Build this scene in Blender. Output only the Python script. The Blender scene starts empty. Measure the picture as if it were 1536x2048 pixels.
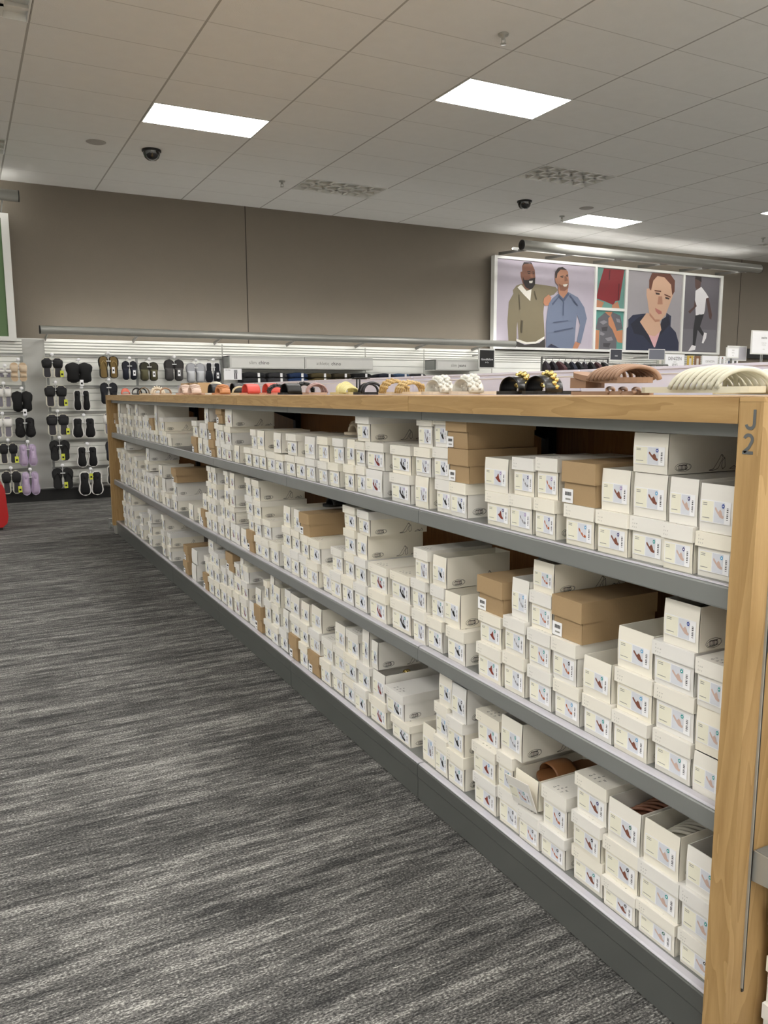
import bpy, bmesh, math, random
from mathutils import Matrix, Vector
random.seed(11)
SC = bpy.context.scene
COL = SC.collection
# ---------------------------------------------------------------- camera, world, exposure
cam_d = bpy.data.cameras.new('camera'); cam = bpy.data.objects.new('camera', cam_d); COL.objects.link(cam)
cam_d.sensor_fit = 'HORIZONTAL'; cam_d.sensor_width = 36.0; cam_d.lens = 37.5
cam_d.clip_start = .05; cam_d.clip_end = 100
CR = Vector((0.8855434, -0.4645416, -0.0037249)); CU = Vector((0.0716075, 0.1285724, 0.9891115)); CF = Vector((0.4590045, 0.8761679, -0.1471211))
cam.matrix_world = Matrix(((CR.x, CU.x, -CF.x, 0), (CR.y, CU.y, -CF.y, 0), (CR.z, CU.z, -CF.z, 1.405), (0, 0, 0, 1)))
SC.camera = cam
W = bpy.data.worlds.new('world'); SC.world = W; W.use_nodes = True
W.node_tree.nodes['Background'].inputs[0].default_value = (.9, .95, 1, 1); W.node_tree.nodes['Background'].inputs[1].default_value = .3
SC.view_settings.view_transform = 'Standard'; SC.view_settings.look = 'None'; SC.view_settings.gamma = 1
SC.view_settings.use_curve_mapping = False
SC.view_settings.exposure = 0.84
PANEL_POWER = 17.0      # emission of the lit ceiling troffers
STRIP_POWER = 8.0      # fluorescent tubes behind the wall valances

# ---------------------------------------------------------------- materials
def s2l(c):
    return tuple(((v/255)/12.92 if v/255 <= .04045 else ((v/255+.055)/1.055)**2.4) for v in c)
MATS = {}
def mat(name, rgb, rough=.6, metal=0, spec=.5, emit=None, var=0, bump=0, bscale=60, vscale=8, alpha=None, coat=0):
    if name in MATS: return MATS[name]
    m = bpy.data.materials.new(name); m.use_nodes = True; nt = m.node_tree; b = nt.nodes['Principled BSDF']
    c = s2l(rgb)
    b.inputs['Roughness'].default_value = rough; b.inputs['Metallic'].default_value = metal
    b.inputs['Specular IOR Level'].default_value = spec; b.inputs['Coat Weight'].default_value = coat
    b.inputs['Base Color'].default_value = (*c, 1)
    tc = nt.nodes.new('ShaderNodeTexCoord')
    n = nt.nodes.new('ShaderNodeTexNoise'); n.inputs['Scale'].default_value = vscale; n.inputs['Detail'].default_value = 3
    nt.links.new(tc.outputs['Object'], n.inputs['Vector'])
    r = nt.nodes.new('ShaderNodeMapRange'); r.inputs['To Min'].default_value = 1-max(var, .03); r.inputs['To Max'].default_value = 1+max(var, .03)
    nt.links.new(n.outputs['Fac'], r.inputs['Value'])
    mx = nt.nodes.new('ShaderNodeVectorMath'); mx.operation = 'SCALE'; mx.inputs[0].default_value = c
    nt.links.new(r.outputs['Result'], mx.inputs['Scale']); nt.links.new(mx.outputs[0], b.inputs['Base Color'])
    if bump:
        n2 = nt.nodes.new('ShaderNodeTexNoise'); n2.inputs['Scale'].default_value = bscale; n2.inputs['Detail'].default_value = 4
        nt.links.new(tc.outputs['Object'], n2.inputs['Vector'])
        bp = nt.nodes.new('ShaderNodeBump'); bp.inputs['Strength'].default_value = bump; bp.inputs['Distance'].default_value = .01
        nt.links.new(n2.outputs['Fac'], bp.inputs['Height']); nt.links.new(bp.outputs[0], b.inputs['Normal'])
    if emit is not None:
        b.inputs['Emission Color'].default_value = (*emit[:3], 1); b.inputs['Emission Strength'].default_value = emit[3]
    MATS[name] = m
    return m
def nodes(m):
    nt = m.node_tree
    return nt, nt.nodes, nt.links
def mth(nt, op, a, b=None, c=None):
    n = nt.nodes.new('ShaderNodeMath'); n.operation = op
    for i, v in enumerate((a, b, c)):
        if v is None: continue
        if isinstance(v, (int, float)): n.inputs[i].default_value = v
        else: nt.links.new(v, n.inputs[i])
    return n.outputs[0]

def carpet_mat():
    m = bpy.data.materials.new('carpet'); m.use_nodes = True; nt, N, L = nodes(m); b = N['Principled BSDF']
    tc = N.new('ShaderNodeTexCoord')
    def noise(sx, sy, det, rough=.55, dist=0, off=0):
        mp = N.new('ShaderNodeMapping'); mp.inputs['Scale'].default_value = (sx, sy, 1); mp.inputs['Location'].default_value = (off, off*1.7, 0)
        L.new(tc.outputs['Object'], mp.inputs['Vector'])
        n = N.new('ShaderNodeTexNoise'); n.inputs['Scale'].default_value = 1; n.inputs['Detail'].default_value = det
        n.inputs['Roughness'].default_value = rough; n.inputs['Distortion'].default_value = dist
        L.new(mp.outputs[0], n.inputs['Vector']); return n.outputs['Fac']
    big = noise(2.6, 22, 7, .70, .10)          # broad worn looking bands across the aisle
    mid = noise(5.0, 70, 3, .6, .0, 3)
    fine = noise(16, 230, 2, .6, 0, 7)         # rows of loops
    grain = noise(130, 230, 2, .6, 0, 9)
    wide = noise(.9, 5, 2, .5, 0, 12)
    bands = N.new('ShaderNodeMapRange'); bands.inputs['From Min'].default_value = .38; bands.inputs['From Max'].default_value = .60; L.new(big, bands.inputs['Value'])
    s = mth(nt, 'ADD', mth(nt, 'MULTIPLY', bands.outputs[0], .40), mth(nt, 'MULTIPLY', mid, .56))
    s = mth(nt, 'ADD', s, mth(nt, 'MULTIPLY', mth(nt, 'SUBTRACT', fine, .5), 1.1))
    s = mth(nt, 'ADD', s, mth(nt, 'MULTIPLY', mth(nt, 'SUBTRACT', grain, .5), 1.9))
    s = mth(nt, 'ADD', s, mth(nt, 'MULTIPLY', mth(nt, 'SUBTRACT', wide, .5), .5))
    cr = N.new('ShaderNodeValToRGB'); L.new(s, cr.inputs['Fac'])
    e = cr.color_ramp.elements
    e[0].position = .12; e[0].color = (.034, .034, .034, 1); e[1].position = 1.0; e[1].color = (.46, .45, .42, 1)
    q = cr.color_ramp.elements.new(.42); q.color = (.086, .085, .082, 1)
    q = cr.color_ramp.elements.new(.70); q.color = (.175, .171, .163, 1)
    L.new(cr.outputs[0], b.inputs['Base Color']); b.inputs['Roughness'].default_value = .95; b.inputs['Specular IOR Level'].default_value = .1
    bp = N.new('ShaderNodeBump'); bp.inputs['Strength'].default_value = .5; bp.inputs['Distance'].default_value = .004
    L.new(mth(nt, 'ADD', fine, grain), bp.inputs['Height']); L.new(bp.outputs[0], b.inputs['Normal'])
    MATS['carpet'] = m; return m
def wood_mat(name, axis, c1=(184, 152, 104), c2=(154, 121, 76)):
    m = bpy.data.materials.new(name); m.use_nodes = True; nt, N, L = nodes(m); b = N['Principled BSDF']
    tc = N.new('ShaderNodeTexCoord'); oi = N.new('ShaderNodeObjectInfo')
    mp = N.new('ShaderNodeMapping'); sc = [26, 26, 26]; sc[axis] = 2.2; mp.inputs['Scale'].default_value = sc
    ad = N.new('ShaderNodeVectorMath'); ad.operation = 'ADD'
    sv = N.new('ShaderNodeVectorMath'); sv.operation = 'SCALE'; sv.inputs[0].default_value = (3.1, 5.7, 9.2); L.new(oi.outputs['Random'], sv.inputs['Scale'])
    L.new(tc.outputs['Object'], ad.inputs[0]); L.new(sv.outputs[0], ad.inputs[1]); L.new(ad.outputs[0], mp.inputs['Vector'])
    n = N.new('ShaderNodeTexNoise'); n.inputs['Scale'].default_value = .55; n.inputs['Detail'].default_value = 2; n.inputs['Distortion'].default_value = .6
    L.new(mp.outputs[0], n.inputs['Vector'])
    rings = mth(nt, 'FRACT', mth(nt, 'MULTIPLY', n.outputs['Fac'], 9))
    n2 = N.new('ShaderNodeTexNoise'); n2.inputs['Scale'].default_value = 3.5; n2.inputs['Detail'].default_value = 6; n2.inputs['Roughness'].default_value = .7; L.new(mp.outputs[0], n2.inputs['Vector'])
    f = mth(nt, 'ADD', mth(nt, 'MULTIPLY', rings, .35), mth(nt, 'MULTIPLY', n2.outputs['Fac'], .75))
    cr = N.new('ShaderNodeValToRGB'); L.new(f, cr.inputs['Fac'])
    cr.color_ramp.elements[0].position = .25; cr.color_ramp.elements[0].color = (*s2l(c1), 1)
    cr.color_ramp.elements[1].position = .9; cr.color_ramp.elements[1].color = (*s2l(c2), 1)
    hs = N.new('ShaderNodeHueSaturation'); L.new(cr.outputs[0], hs.inputs['Color']); L.new(mth(nt, 'ADD', mth(nt, 'MULTIPLY', oi.outputs['Random'], .16), .92), hs.inputs['Value'])
    L.new(hs.outputs[0], b.inputs['Base Color']); b.inputs['Roughness'].default_value = .5; b.inputs['Specular IOR Level'].default_value = .35
    MATS[name] = m; return m
def ceiling_mat():
    m = mat('ceiling_tile', (234, 233, 230), .95, spec=.1, bump=.25, bscale=160)
    nt, N, L = nodes(m); b = N['Principled BSDF']; tc = N.new('ShaderNodeTexCoord'); sp = N.new('ShaderNodeSeparateXYZ'); L.new(tc.outputs['Object'], sp.inputs[0])
    def line(o, off, per, w):
        a = mth(nt, 'FRACT', mth(nt, 'DIVIDE', mth(nt, 'SUBTRACT', o, off-50*per), per))
        d = mth(nt, 'MULTIPLY', mth(nt, 'SUBTRACT', .5, mth(nt, 'ABSOLUTE', mth(nt, 'SUBTRACT', a, .5))), per)
        return mth(nt, 'LESS_THAN', d, w)
    lx = line(sp.outputs[0], GX0, GDX, .009); ly = line(sp.outputs[1], GY0, GDY, .0045)
    f = mth(nt, 'MAXIMUM', lx, mth(nt, 'MULTIPLY', ly, .6))
    mix = N.new('ShaderNodeMix'); mix.data_type = 'RGBA'; L.new(f, mix.inputs[0])
    src = b.inputs['Base Color'].links[0].from_socket
    L.new(src, mix.inputs[6]); mix.inputs[7].default_value = (*s2l((178, 175, 170)), 1); L.new(mix.outputs[2], b.inputs['Base Color'])
    return m
GX0, GDX, GY0, GDY, ZC = 1.79, 1.15, 6.1808, .6096, 4.094

# ---------------------------------------------------------------- mesh builder
class MB:
    def __init__(s): s.v = []; s.f = []; s.m = []; s.mats = []; s.smooth = []
    def mi(s, m):
        if m not in s.mats: s.mats.append(m)
        return s.mats.index(m)
    def add(s, vs, fs, m, T=None, sm=False):
        o = len(s.v); k = s.mi(m)
        s.v += [tuple(T @ Vector(p)) if T else tuple(p) for p in vs]
        for f in fs: s.f.append([i+o for i in f]); s.m.append(k); s.smooth.append(sm)
        return s
    def box(s, x0, x1, y0, y1, z0, z1, m, T=None):
        vs = [(x, y, z) for x in (x0, x1) for y in (y0, y1) for z in (z0, z1)]
        return s.add(vs, [(0, 1, 3, 2), (4, 6, 7, 5), (0, 4, 5, 1), (2, 3, 7, 6), (0, 2, 6, 4), (1, 5, 7, 3)], m, T)
    def poly(s, pts, m, T=None): return s.add(pts, [tuple(range(len(pts)))], m, T)
    def prism(s, pts, d, m, T=None, sm=False):        # pts: closed 3D outline, d: extrude vector
        n = len(pts); q = [tuple(Vector(p)+Vector(d)) for p in pts]
        s.add(list(pts)+q, [tuple(range(n))[::-1], tuple(range(n, 2*n))], m, T)
        return s.add(list(pts)+q, [(i, (i+1) % n, n+(i+1) % n, n+i) for i in range(n)], m, T, sm)
    def tube(s, pts, r, m, seg=8, T=None, flat=None, cap=True):   # flat: (half width, half thickness, width direction)
        pts = [Vector(p) for p in pts]; n = len(pts); vs = []
        for i, p in enumerate(pts):
            t = (pts[min(i+1, n-1)]-pts[max(i-1, 0)]).normalized()
            if flat: a = Vector(flat[2]).normalized(); c = t.cross(a).normalized(); ra, rc = flat[0], flat[1]
            else:
                a = t.cross(Vector((0, 0, 1)));
                if a.length < .1: a = t.cross(Vector((1, 0, 0)))
                a.normalize(); c = t.cross(a).normalized(); ra = rc = r[i] if isinstance(r, (list, tuple)) else r
            for k in range(seg):
                q = 2*math.pi*k/seg; vs.append(p+a*ra*math.cos(q)+c*rc*math.sin(q))
        fs = [(i*seg+k, i*seg+(k+1) % seg, (i+1)*seg+(k+1) % seg, (i+1)*seg+k) for i in range(n-1) for k in range(seg)]
        if cap: fs += [tuple(range(seg))[::-1], tuple(range((n-1)*seg, n*seg))]
        return s.add(vs, fs, m, T, True)
    def line(s, pts, w, m, T=None, n=(0, 0, 1)):      # flat drawn line in the plane with normal n
        n = Vector(n)
        for a, b in zip(pts, pts[1:]):
            a, b = Vector(a), Vector(b)
            if (b-a).length < 1e-6: continue
            d = (b-a).normalized().cross(n)*w/2
            s.poly([a-d, a+d, b+d, b-d], m, T)
        return s
    def text(s, txt, size, m, T, align='CENTER', bold=0, wide=1):
        vs, fs = glyphs(txt, align, bold); return s.add([(x*size*wide, y*size, 0) for x, y in vs], fs, m, T)
    def build(s, name, parent=None, **tags):
        me = bpy.data.meshes.new(name); me.from_pydata(s.v, [], s.f); 
        for m in s.mats: me.materials.append(m)
        me.polygons.foreach_set('material_index', s.m); me.polygons.foreach_set('use_smooth', s.smooth); me.update()
        return link(name, me, parent, **tags)
def link(name, me, parent=None, **tags):
    o = bpy.data.objects.new(name, me); COL.objects.link(o)
    if parent: o.parent = parent
    for k, v in tags.items(): o[k] = v
    return o
_G = {}
def glyphs(txt, align, bold=0):
    if (txt, align, bold) not in _G:
        cu = bpy.data.curves.new('t', 'FONT'); cu.body = txt; cu.align_x = align; cu.align_y = 'CENTER'; cu.resolution_u = 2; cu.offset = bold
        o = bpy.data.objects.new('t', cu); COL.objects.link(o)
        dg = bpy.context.evaluated_depsgraph_get(); me = bpy.data.meshes.new_from_object(o.evaluated_get(dg))
        _G[(txt, align, bold)] = ([(v.co.x, v.co.y) for v in me.vertices], [tuple(p.vertices) for p in me.polygons])
        bpy.data.objects.remove(o); bpy.data.curves.remove(cu); bpy.data.meshes.remove(me)
    return _G[(txt, align, bold)]
def thing(name, label, cat, loc=(0, 0, 0), rz=0, group=None):
    o = bpy.data.objects.new(name, None); COL.objects.link(o); o.location = loc; o.rotation_euler = (0, 0, rz); o.empty_display_size = .1
    o['label'] = label; o['category'] = cat
    if group: o['group'] = group
    return o
def struct(mb, name): return mb.build(name, kind='structure')
def frame(o, r, u):                                    # plane at o with right r and up u
    r, u = Vector(r), Vector(u); n = r.cross(u)
    return Matrix(((r.x, u.x, n.x, o[0]), (r.y, u.y, n.y, o[1]), (r.z, u.z, n.z, o[2]), (0, 0, 0, 1)))
def toX(o): return frame(o, (0, -1, 0), (0, 0, 1))      # faces the aisle (-X)
def toY(o): return frame(o, (1, 0, 0), (0, 0, 1))       # faces the camera side (-Y)

CARPET = carpet_mat(); OAKY = wood_mat('oak_along_shelf', 1); OAKZ = wood_mat('oak_upright', 2)
PANELW = wood_mat('back_panel_veneer', 2, (150, 104, 58), (120, 80, 42)); CEIL = ceiling_mat()
TAUPE = mat('taupe_wall_vinyl', (120, 112, 100), .85, bump=.15, bscale=90)
WHITE = mat('white_laminate', (226, 226, 222), .5); WHITE2 = mat('white_slat', (236, 236, 230), .45)
GREYM = mat('grey_metal_shelf', (136, 138, 136), .42, metal=.25, var=.05); DKM = mat('dark_grey_kick', (98, 100, 97), .28, metal=.25, var=.06)
STRIP = mat('clear_label_channel', (205, 203, 212), .18, spec=.7, coat=.4); CHROME = mat('satin_aluminium', (176, 176, 170), .38, metal=.45)
BLACK = mat('black_plastic', (16, 16, 17), .45); BLK2 = mat('black_gloss', (10, 10, 11), .12, coat=1)
LILAC = mat('frosted_divider', (214, 216, 238), .22, spec=.5, coat=.3); SEAMD = mat('dark_seam', (48, 42, 36), .8)
INKG = mat('grey_vinyl_lettering', (92, 95, 95), .6); INK = mat('black_ink', (28, 26, 25), .7); INKL = mat('light_grey_ink', (150, 148, 142), .7)
RACKM = mat('rack_steel', (150, 150, 148), .35, metal=.8); CLEAR = mat('clear_hook_plastic', (225, 225, 225), .15, spec=.8)
def cm(r, g, b, rough=.7, **k): return mat('colour_%d_%d_%d' % (r, g, b), (r, g, b), rough, **k)

# ---------------------------------------------------------------- room
RX0, RX1, RY0, RY1 = -7.0, 21.0, -8.0, 11.686
struct(MB().box(RX0, RX1, -.6, RY1, -.1, 0, CARPET), 'floor')
struct(MB().box(RX0, RX1, RY0, -.6, -.1, -.001, mat('white_vinyl_tile', (226, 224, 218), .25)), 'floor')  # unseen floor behind the camera, made white tile to bounce light onto the ceiling
LIT = []; UNLIT = []
for j in range(-24, 8):
    for i in range(-7, 17):
        if i % 2 == 0 or (j % 3): continue
        a = (i-1)//2; bq = j//3
        if (a+bq) % 2 == 0: continue
        (UNLIT if (i, j) in ((3, 6), (5, 3), (7, 0), (-1, 0), (11, 6), (-3, 3), (1, -3*99)) or (i, j) == (-1, 6) or (j < 0 and (a*3+bq) % 5 == 0) else LIT).append((i, j))
def cellxy(i, j): return GX0+(i-1)*GDX, GY0+j*GDY
holes = set(LIT)|set(UNLIT)
mb = MB()
CB = lambda i: min(max(GX0+(i-1)*GDX, RX0), RX1)
for i in range(-7, 20):
    x0, x1 = CB(i), CB(i+1)
    if x1-x0 < 1e-4: continue
    ys = RY0; js = sorted(j for (a, j) in holes if a == i)
    for j in js:
        y0, y1 = GY0+j*GDY, GY0+(j+1)*GDY
        if y0 < RY0 or y1 > RY1: continue
        mb.poly([(x0, ys, ZC), (x0, y0, ZC), (x1, y0, ZC), (x1, ys, ZC)], CEIL); ys = y1
    mb.poly([(x0, ys, ZC), (x0, RY1, ZC), (x1, RY1, ZC), (x1, ys, ZC)], CEIL)
mb.box(RX0, RX1, RY0, RY1, ZC+.35, ZC+.4, SEAMD)
struct(mb, 'ceiling')
struct(MB().box(RX0, RX1, RY1, RY1+.1, 0, ZC+.3, TAUPE), 'wall_back')
struct(MB().box(RX0-.1, RX0, RY0, RY1, 0, ZC+.3, WHITE), 'wall_left')  # unseen wall, coloured white for more bounce light in the room
struct(MB().box(RX1, RX1+.1, RY0, RY1, 0, ZC+.3, TAUPE), 'wall_right')
struct(MB().box(RX0, RX1, RY0-.1, RY0, 0, ZC+.3, WHITE), 'wall_front')  # also unseen, kept white to reflect light back up
for n, x in enumerate((3.86, 14.47, -1.2)):
    struct(MB().box(x-.006, x+.006, RY1-.004, RY1, 2.13, ZC, SEAMD), 'trim_%d' % (n+1))
struct(MB().box(RX0, RX1, 11.45, RY1, 0, .15, BLACK), 'baseboard_back')
# white fixture wall below the taupe
mb = MB()
mb.box(RX0, 14.3, 11.60, RY1, .15, 2.13, WHITE)
for a, b in ((-6.9, .77), (1.02, 3.42), (3.42, 5.74), (5.74, 6.82), (6.82, 8.18), (8.18, 14.3)):
    z = 2.115
    while z > .2:
        step = .038 if z > 1.94 else .102
        mb.box(a+.01, b-.01, 11.578, 11.599, z-step+(.013 if step < .05 else .006), z, WHITE2); z -= step
mb.box(-6.9, 14.2, 11.5985, 11.60, .16, 2.12, cm(186, 186, 182))
o = struct(mb, 'trim_4')

# ---------------------------------------------------------------- ceiling lights, cameras, sprinklers
EMI = mat('troffer_light', (255, 255, 250), .5, emit=(1, .98, .945, PANEL_POWER)); LOUV = mat('white_louver', (222, 220, 214), .4)
def place(x, y): 
    # plain words for where a ceiling thing hangs
    return 'over the aisle' if x < 1.3 else ('over the oak shelving' if x < 4 else 'over the clothing racks')
NEARW = {(1, 3): 'nearest the left black camera dome', (3, 0): 'beside the chrome sprinkler high over the shelving', (7, 6): 'near the far wall above the posters', (9, 3): 'cut by the right edge of the photo', (3, 6): 'over the wall between the two lit panels', (5, 3): 'behind the right lit panel', (7, 0): 'cut by the right edge, high up', (11, 6): 'cut by the right edge near the wall', (-1, 6): 'cut by the left edge beside the pale tiles', (-1, 0): 'cut by the top left corner'}
def troffer(i, j, lit):
    x0, y0 = cellxy(i, j); x0 += .004; y0 += .004; x1, y1 = x0+GDX-.008, y0+GDY-.008
    seen = (i, j) in NEARW; where = NEARW.get((i, j), 'outside the frame, beside or behind the viewer')
    t = thing('ceiling_light', ('glowing white rectangular ceiling light ' if lit else 'unlit white louvered ceiling light ')+where, 'ceiling light', (x0, y0, ZC), 0, 'ceiling lights' if seen else 'ceiling lights outside the frame')
    w, h = x1-x0, y1-y0
    mb = MB(); mb.box(0, w, 0, .012, -.006, .11, WHITE).box(0, w, h-.012, h, -.006, .11, WHITE).box(0, .012, .012, h-.012, -.006, .11, WHITE).box(w-.012, w, .012, h-.012, -.006, .11, WHITE)
    mb.box(.012, w-.012, .012, h-.012, .045, .055, WHITE); mb.build('housing', t)
    if lit:
        MB().box(.012, w-.012, .012, h-.012, -.003, .004, EMI).build('diffuser', t)
    else:
        mb = MB()
        for k in range(1, 3): mb.prism([(.012, h*k/3-.022, .0), (.012, h*k/3+.022, 0), (.012, h*k/3, .035)], (w-.024, 0, 0), LOUV)
        for k in range(1, 6): mb.prism([(w*k/6-.02, .012, 0), (w*k/6+.02, .012, 0), (w*k/6, .012, .035)], (0, h-.024, 0), LOUV)
        mb.build('louver', t)
for (i, j) in LIT:
    if RY0 < GY0+j*GDY and GY0+(j+1)*GDY < RY1 and RX0 < cellxy(i, j)[0] < RX1-GDX: troffer(i, j, True)
for (i, j) in UNLIT:
    if RY0 < GY0+j*GDY and GY0+(j+1)*GDY < RY1 and RX0 < cellxy(i, j)[0] < RX1-GDX: troffer(i, j, False)
def lathe(mb, prof, m, T=None, seg=24):
    vs = []; n = len(prof)
    for r, z in prof:
        for k in range(seg): q = 2*math.pi*k/seg; vs.append((r*math.cos(q), r*math.sin(q), z))
    fs = [(i*seg+k, i*seg+(k+1) % seg, (i+1)*seg+(k+1) % seg, (i+1)*seg+k) for i in range(n-1) for k in range(seg)]
    return mb.add(vs, fs, m, T, True)
for x, y, w in ((2.087, 9.537, 'below the lit panel at left'), (7.297, 9.593, 'beside the lit panel above the posters')):
    t = thing('camera_dome', 'black glossy security camera dome on the ceiling '+w, 'security camera', (x, y, ZC), 0, 'ceiling camera domes')
    lathe(MB(), [(0, 0), (.105, 0), (.105, -.02), (.098, -.024)], BLACK).build('ring', t)
    lathe(MB(), [(.096, -.02), (.092, -.05), (.075, -.085), (.045, -.108), (0, -.116)], BLK2).build('dome', t)
for x, y, w in ((3.846, 5.36, 'high at the top right, nearest the viewer'), (3.848, 10.124, 'left of the unlit louvered light'), (8.419, 10.119, 'just left of the far lit panel'), (12.775, 9.9, 'at the right edge near the wall')):
    t = thing('fire_sprinkler', 'small chrome ceiling fire sprinkler '+w, 'sprinkler', (x, y, ZC), 0, 'ceiling sprinklers')
    lathe(MB(), [(0, 0), (.042, 0), (.038, -.012), (.015, -.016), (.012, -.04), (0, -.042)], CHROME, seg=16).build('escutcheon', t)
    mb = MB(); lathe(mb, [(0, -.068), (.024, -.07), (.022, -.074), (0, -.076)], CHROME, seg=12); mb.box(-.018, -.014, -.003, .003, -.072, -.03, CHROME).box(.014, .018, -.003, .003, -.072, -.03, CHROME); mb.build('deflector', t)
for x, y, w in ((1.495, 9.515, 'in the pale tile left of the camera dome'), (8.386, 9.532, 'beyond the right camera dome')):
    o = lathe(MB(), [(0, -.006), (.09, -.006), (.105, 0), (0, .0)], cm(168, 164, 158)).build('ceiling_speaker', label='round flush grey ceiling speaker '+w, category='speaker'); o.location = (x, y, ZC-.001)

# ---------------------------------------------------------------- the oak shelving run
FX = 1.2822; SX = 1.3137; S = 1.219; YS = [1.045+S*k for k in range(7)]; ZT = [1.0232, .5513, .1301]; TOP = 1.395
G = thing('shelving_unit', 'long oak and grey metal shelving run beside the aisle, marked J2 at its end', 'shelving unit', (0, 0, 0))
YB = [1.0225]+[1.058+S*k for k in range(1, 6)]+[8.346]
cuts = [YB[0], YB[1], YB[2], YB[2]+S*.5, YB[3], YB[4], YB[5], YB[6]]
for a, b in zip(cuts, cuts[1:]):
    mb = MB(); mb.box(FX, FX+.022, a+.001, b-.001, 1.3456, TOP, OAKY).box(FX+.022, 1.985, a+.001, b-.001, 1.372, TOP-.0002, OAKY)
    mb.build('top_board', G)
MB().box(FX, 2.72, .97, 1.0215, 1.3866, TOP, OAKY).build('top_board', G)
MB().box(FX, 2.72, 8.347, 8.415, 1.3866, TOP, OAKY).build('top_board', G)
for k in range(6): MB().box(2.02, 2.72, YS[k], YS[k+1]-.002, 1.3456, TOP, OAKY).build('top_board', G)
for k in range(6):
    a, b = YS[k]+.0015, YS[k+1]-.0015
    if k == 0: a = 1.0225
    if k == 5: b = 8.3635
    for q, z in enumerate(ZT):
        mb = MB(); mb.box(SX+.004, 1.86, a, b, z-.018, z, GREYM)
        prof = [(SX+.012, z-.047), (SX+.001, z-.046), (SX, z-.043), (SX, z-.004), (SX+.002, z-.001), (SX+.005, z+.0004), (SX+.012, z)]
        mb.prism([(x, a, zz) for x, zz in prof], (0, b-a, 0), DKM if q == 2 else GREYM, sm=False)
        sh = mb.build('shelf', G)
        w = .008 if q == 0 else .03
        mb = MB(); mb.prism([(SX+.003, a+.002, z+.0006), (SX+.003, a+.002, z+.002), (SX+.008, a+.002, z+.0045), (SX+w-.003, a+.002, z+.0040), (SX+w, a+.002, z+.0008)][::-1], (0, b-a-.004, 0), STRIP)
        mb.build('label_channel', sh)
    mb = MB(); mb.box(SX+.002, SX+.02, a, b, .006, .0825, DKM); mb.build('kick_panel', G)
    MB().box(SX+.012, SX+.03, a, b, 1.318, 1.344, GREYM).box(SX+.16, SX+.18, a, b, 1.325, 1.344, GREYM).build('front_rail', G)
    MB().box(1.87, 1.89, a+.002, b-.002, .13, 1.37, PANELW).build('back_panel', G)
    MB().box(1.99, 2.01, YS[k]+.004, YS[k+1]-.004, TOP, 1.484, LILAC).box(1.984, 2.016, YS[k]+.004, YS[k+1]-.004, 1.478, 1.486, LILAC).box(1.986, 2.014, YS[k]+.004, YS[k+1]-.004, 1.462, 1.464, WHITE).build('divider', G)
for k in range(7):
    y = min(max(YS[k], 1.05), 8.33)
    MB().box(1.835, 1.869, y-.02, y+.02, .0, 1.37, BLACK).build('upright', G)
    if 0 < k < 6: MB().prism([(1.834, y-.004, 1.36), (1.62, y-.004, 1.36), (1.62, y-.004, 1.32), (1.834, y-.004, 1.24)], (0, .008, 0), BLACK).build('bracket', G)
# end panels
for near in (True, False):
    y0, y1 = (.97, 1.0215) if near else (8.3645, 8.415)
    xs = FX if near else 1.2822
    mb = MB(); mb.box(xs, 2.72, y0, y1, 0 if near else .086, 1.3862, OAKZ)
    e = mb.build('end_panel', G)
    if near:
        mb = MB()
        def stroke(cy, cz, pts, w):                    # painted capital made of thick strokes, u to the right, v up
            P3 = [Vector((FX-.0008, cy-u, cz+v)) for u, v in pts]; n = len(P3); L2, R2 = [], []
            for i, p in enumerate(P3):
                d = (P3[min(i+1, n-1)]-P3[max(i-1, 0)]).normalized(); o = d.cross(Vector((1, 0, 0)))*w/2; L2.append(p+o); R2.append(p-o)
            mb.add(L2+R2, [(i, i+1, n+i+1, n+i) for i in range(n-1)], INKG)
        ar = lambda cu, cv, r, a0, a1, k=10, ry=None: [(cu+r*math.cos(math.radians(a0+(a1-a0)*i/k)), cv+(ry or r)*math.sin(math.radians(a0+(a1-a0)*i/k))) for i in range(k+1)]
        stroke(.9955, 1.354, [(.0085, .0185)]+ar(.0, -.0075, .0085, 0, -170), .0062)
        stroke(.9975, 1.309, ar(.0, .0085, .0085, 165, -25)+[(.002, -.006), (-.0085, -.0150)], .0062); stroke(.9975, 1.309, [(-.0115, -.0158), (.0115, -.0158)], .0060)
        mb.build('lettering', e)
        MB().box(1.3285, 1.3345, .9675, .9705, .19, 1.30, BLACK).box(1.3262, 1.3285, .9655, .9705, .20, 1.30, CHROME).build('slotted_standard', e)
    else:
        MB().box(1.30, 1.40, 8.345, 8.43, 0, .086, CHROME).build('metal_foot', e)
        MB().box(1.302, 1.345, 8.74, 8.80, 0, .1, GREYM).box(1.31, 1.335, 8.43, 8.76, .03, .06, GREYM).build('rear_foot', e)

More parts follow.
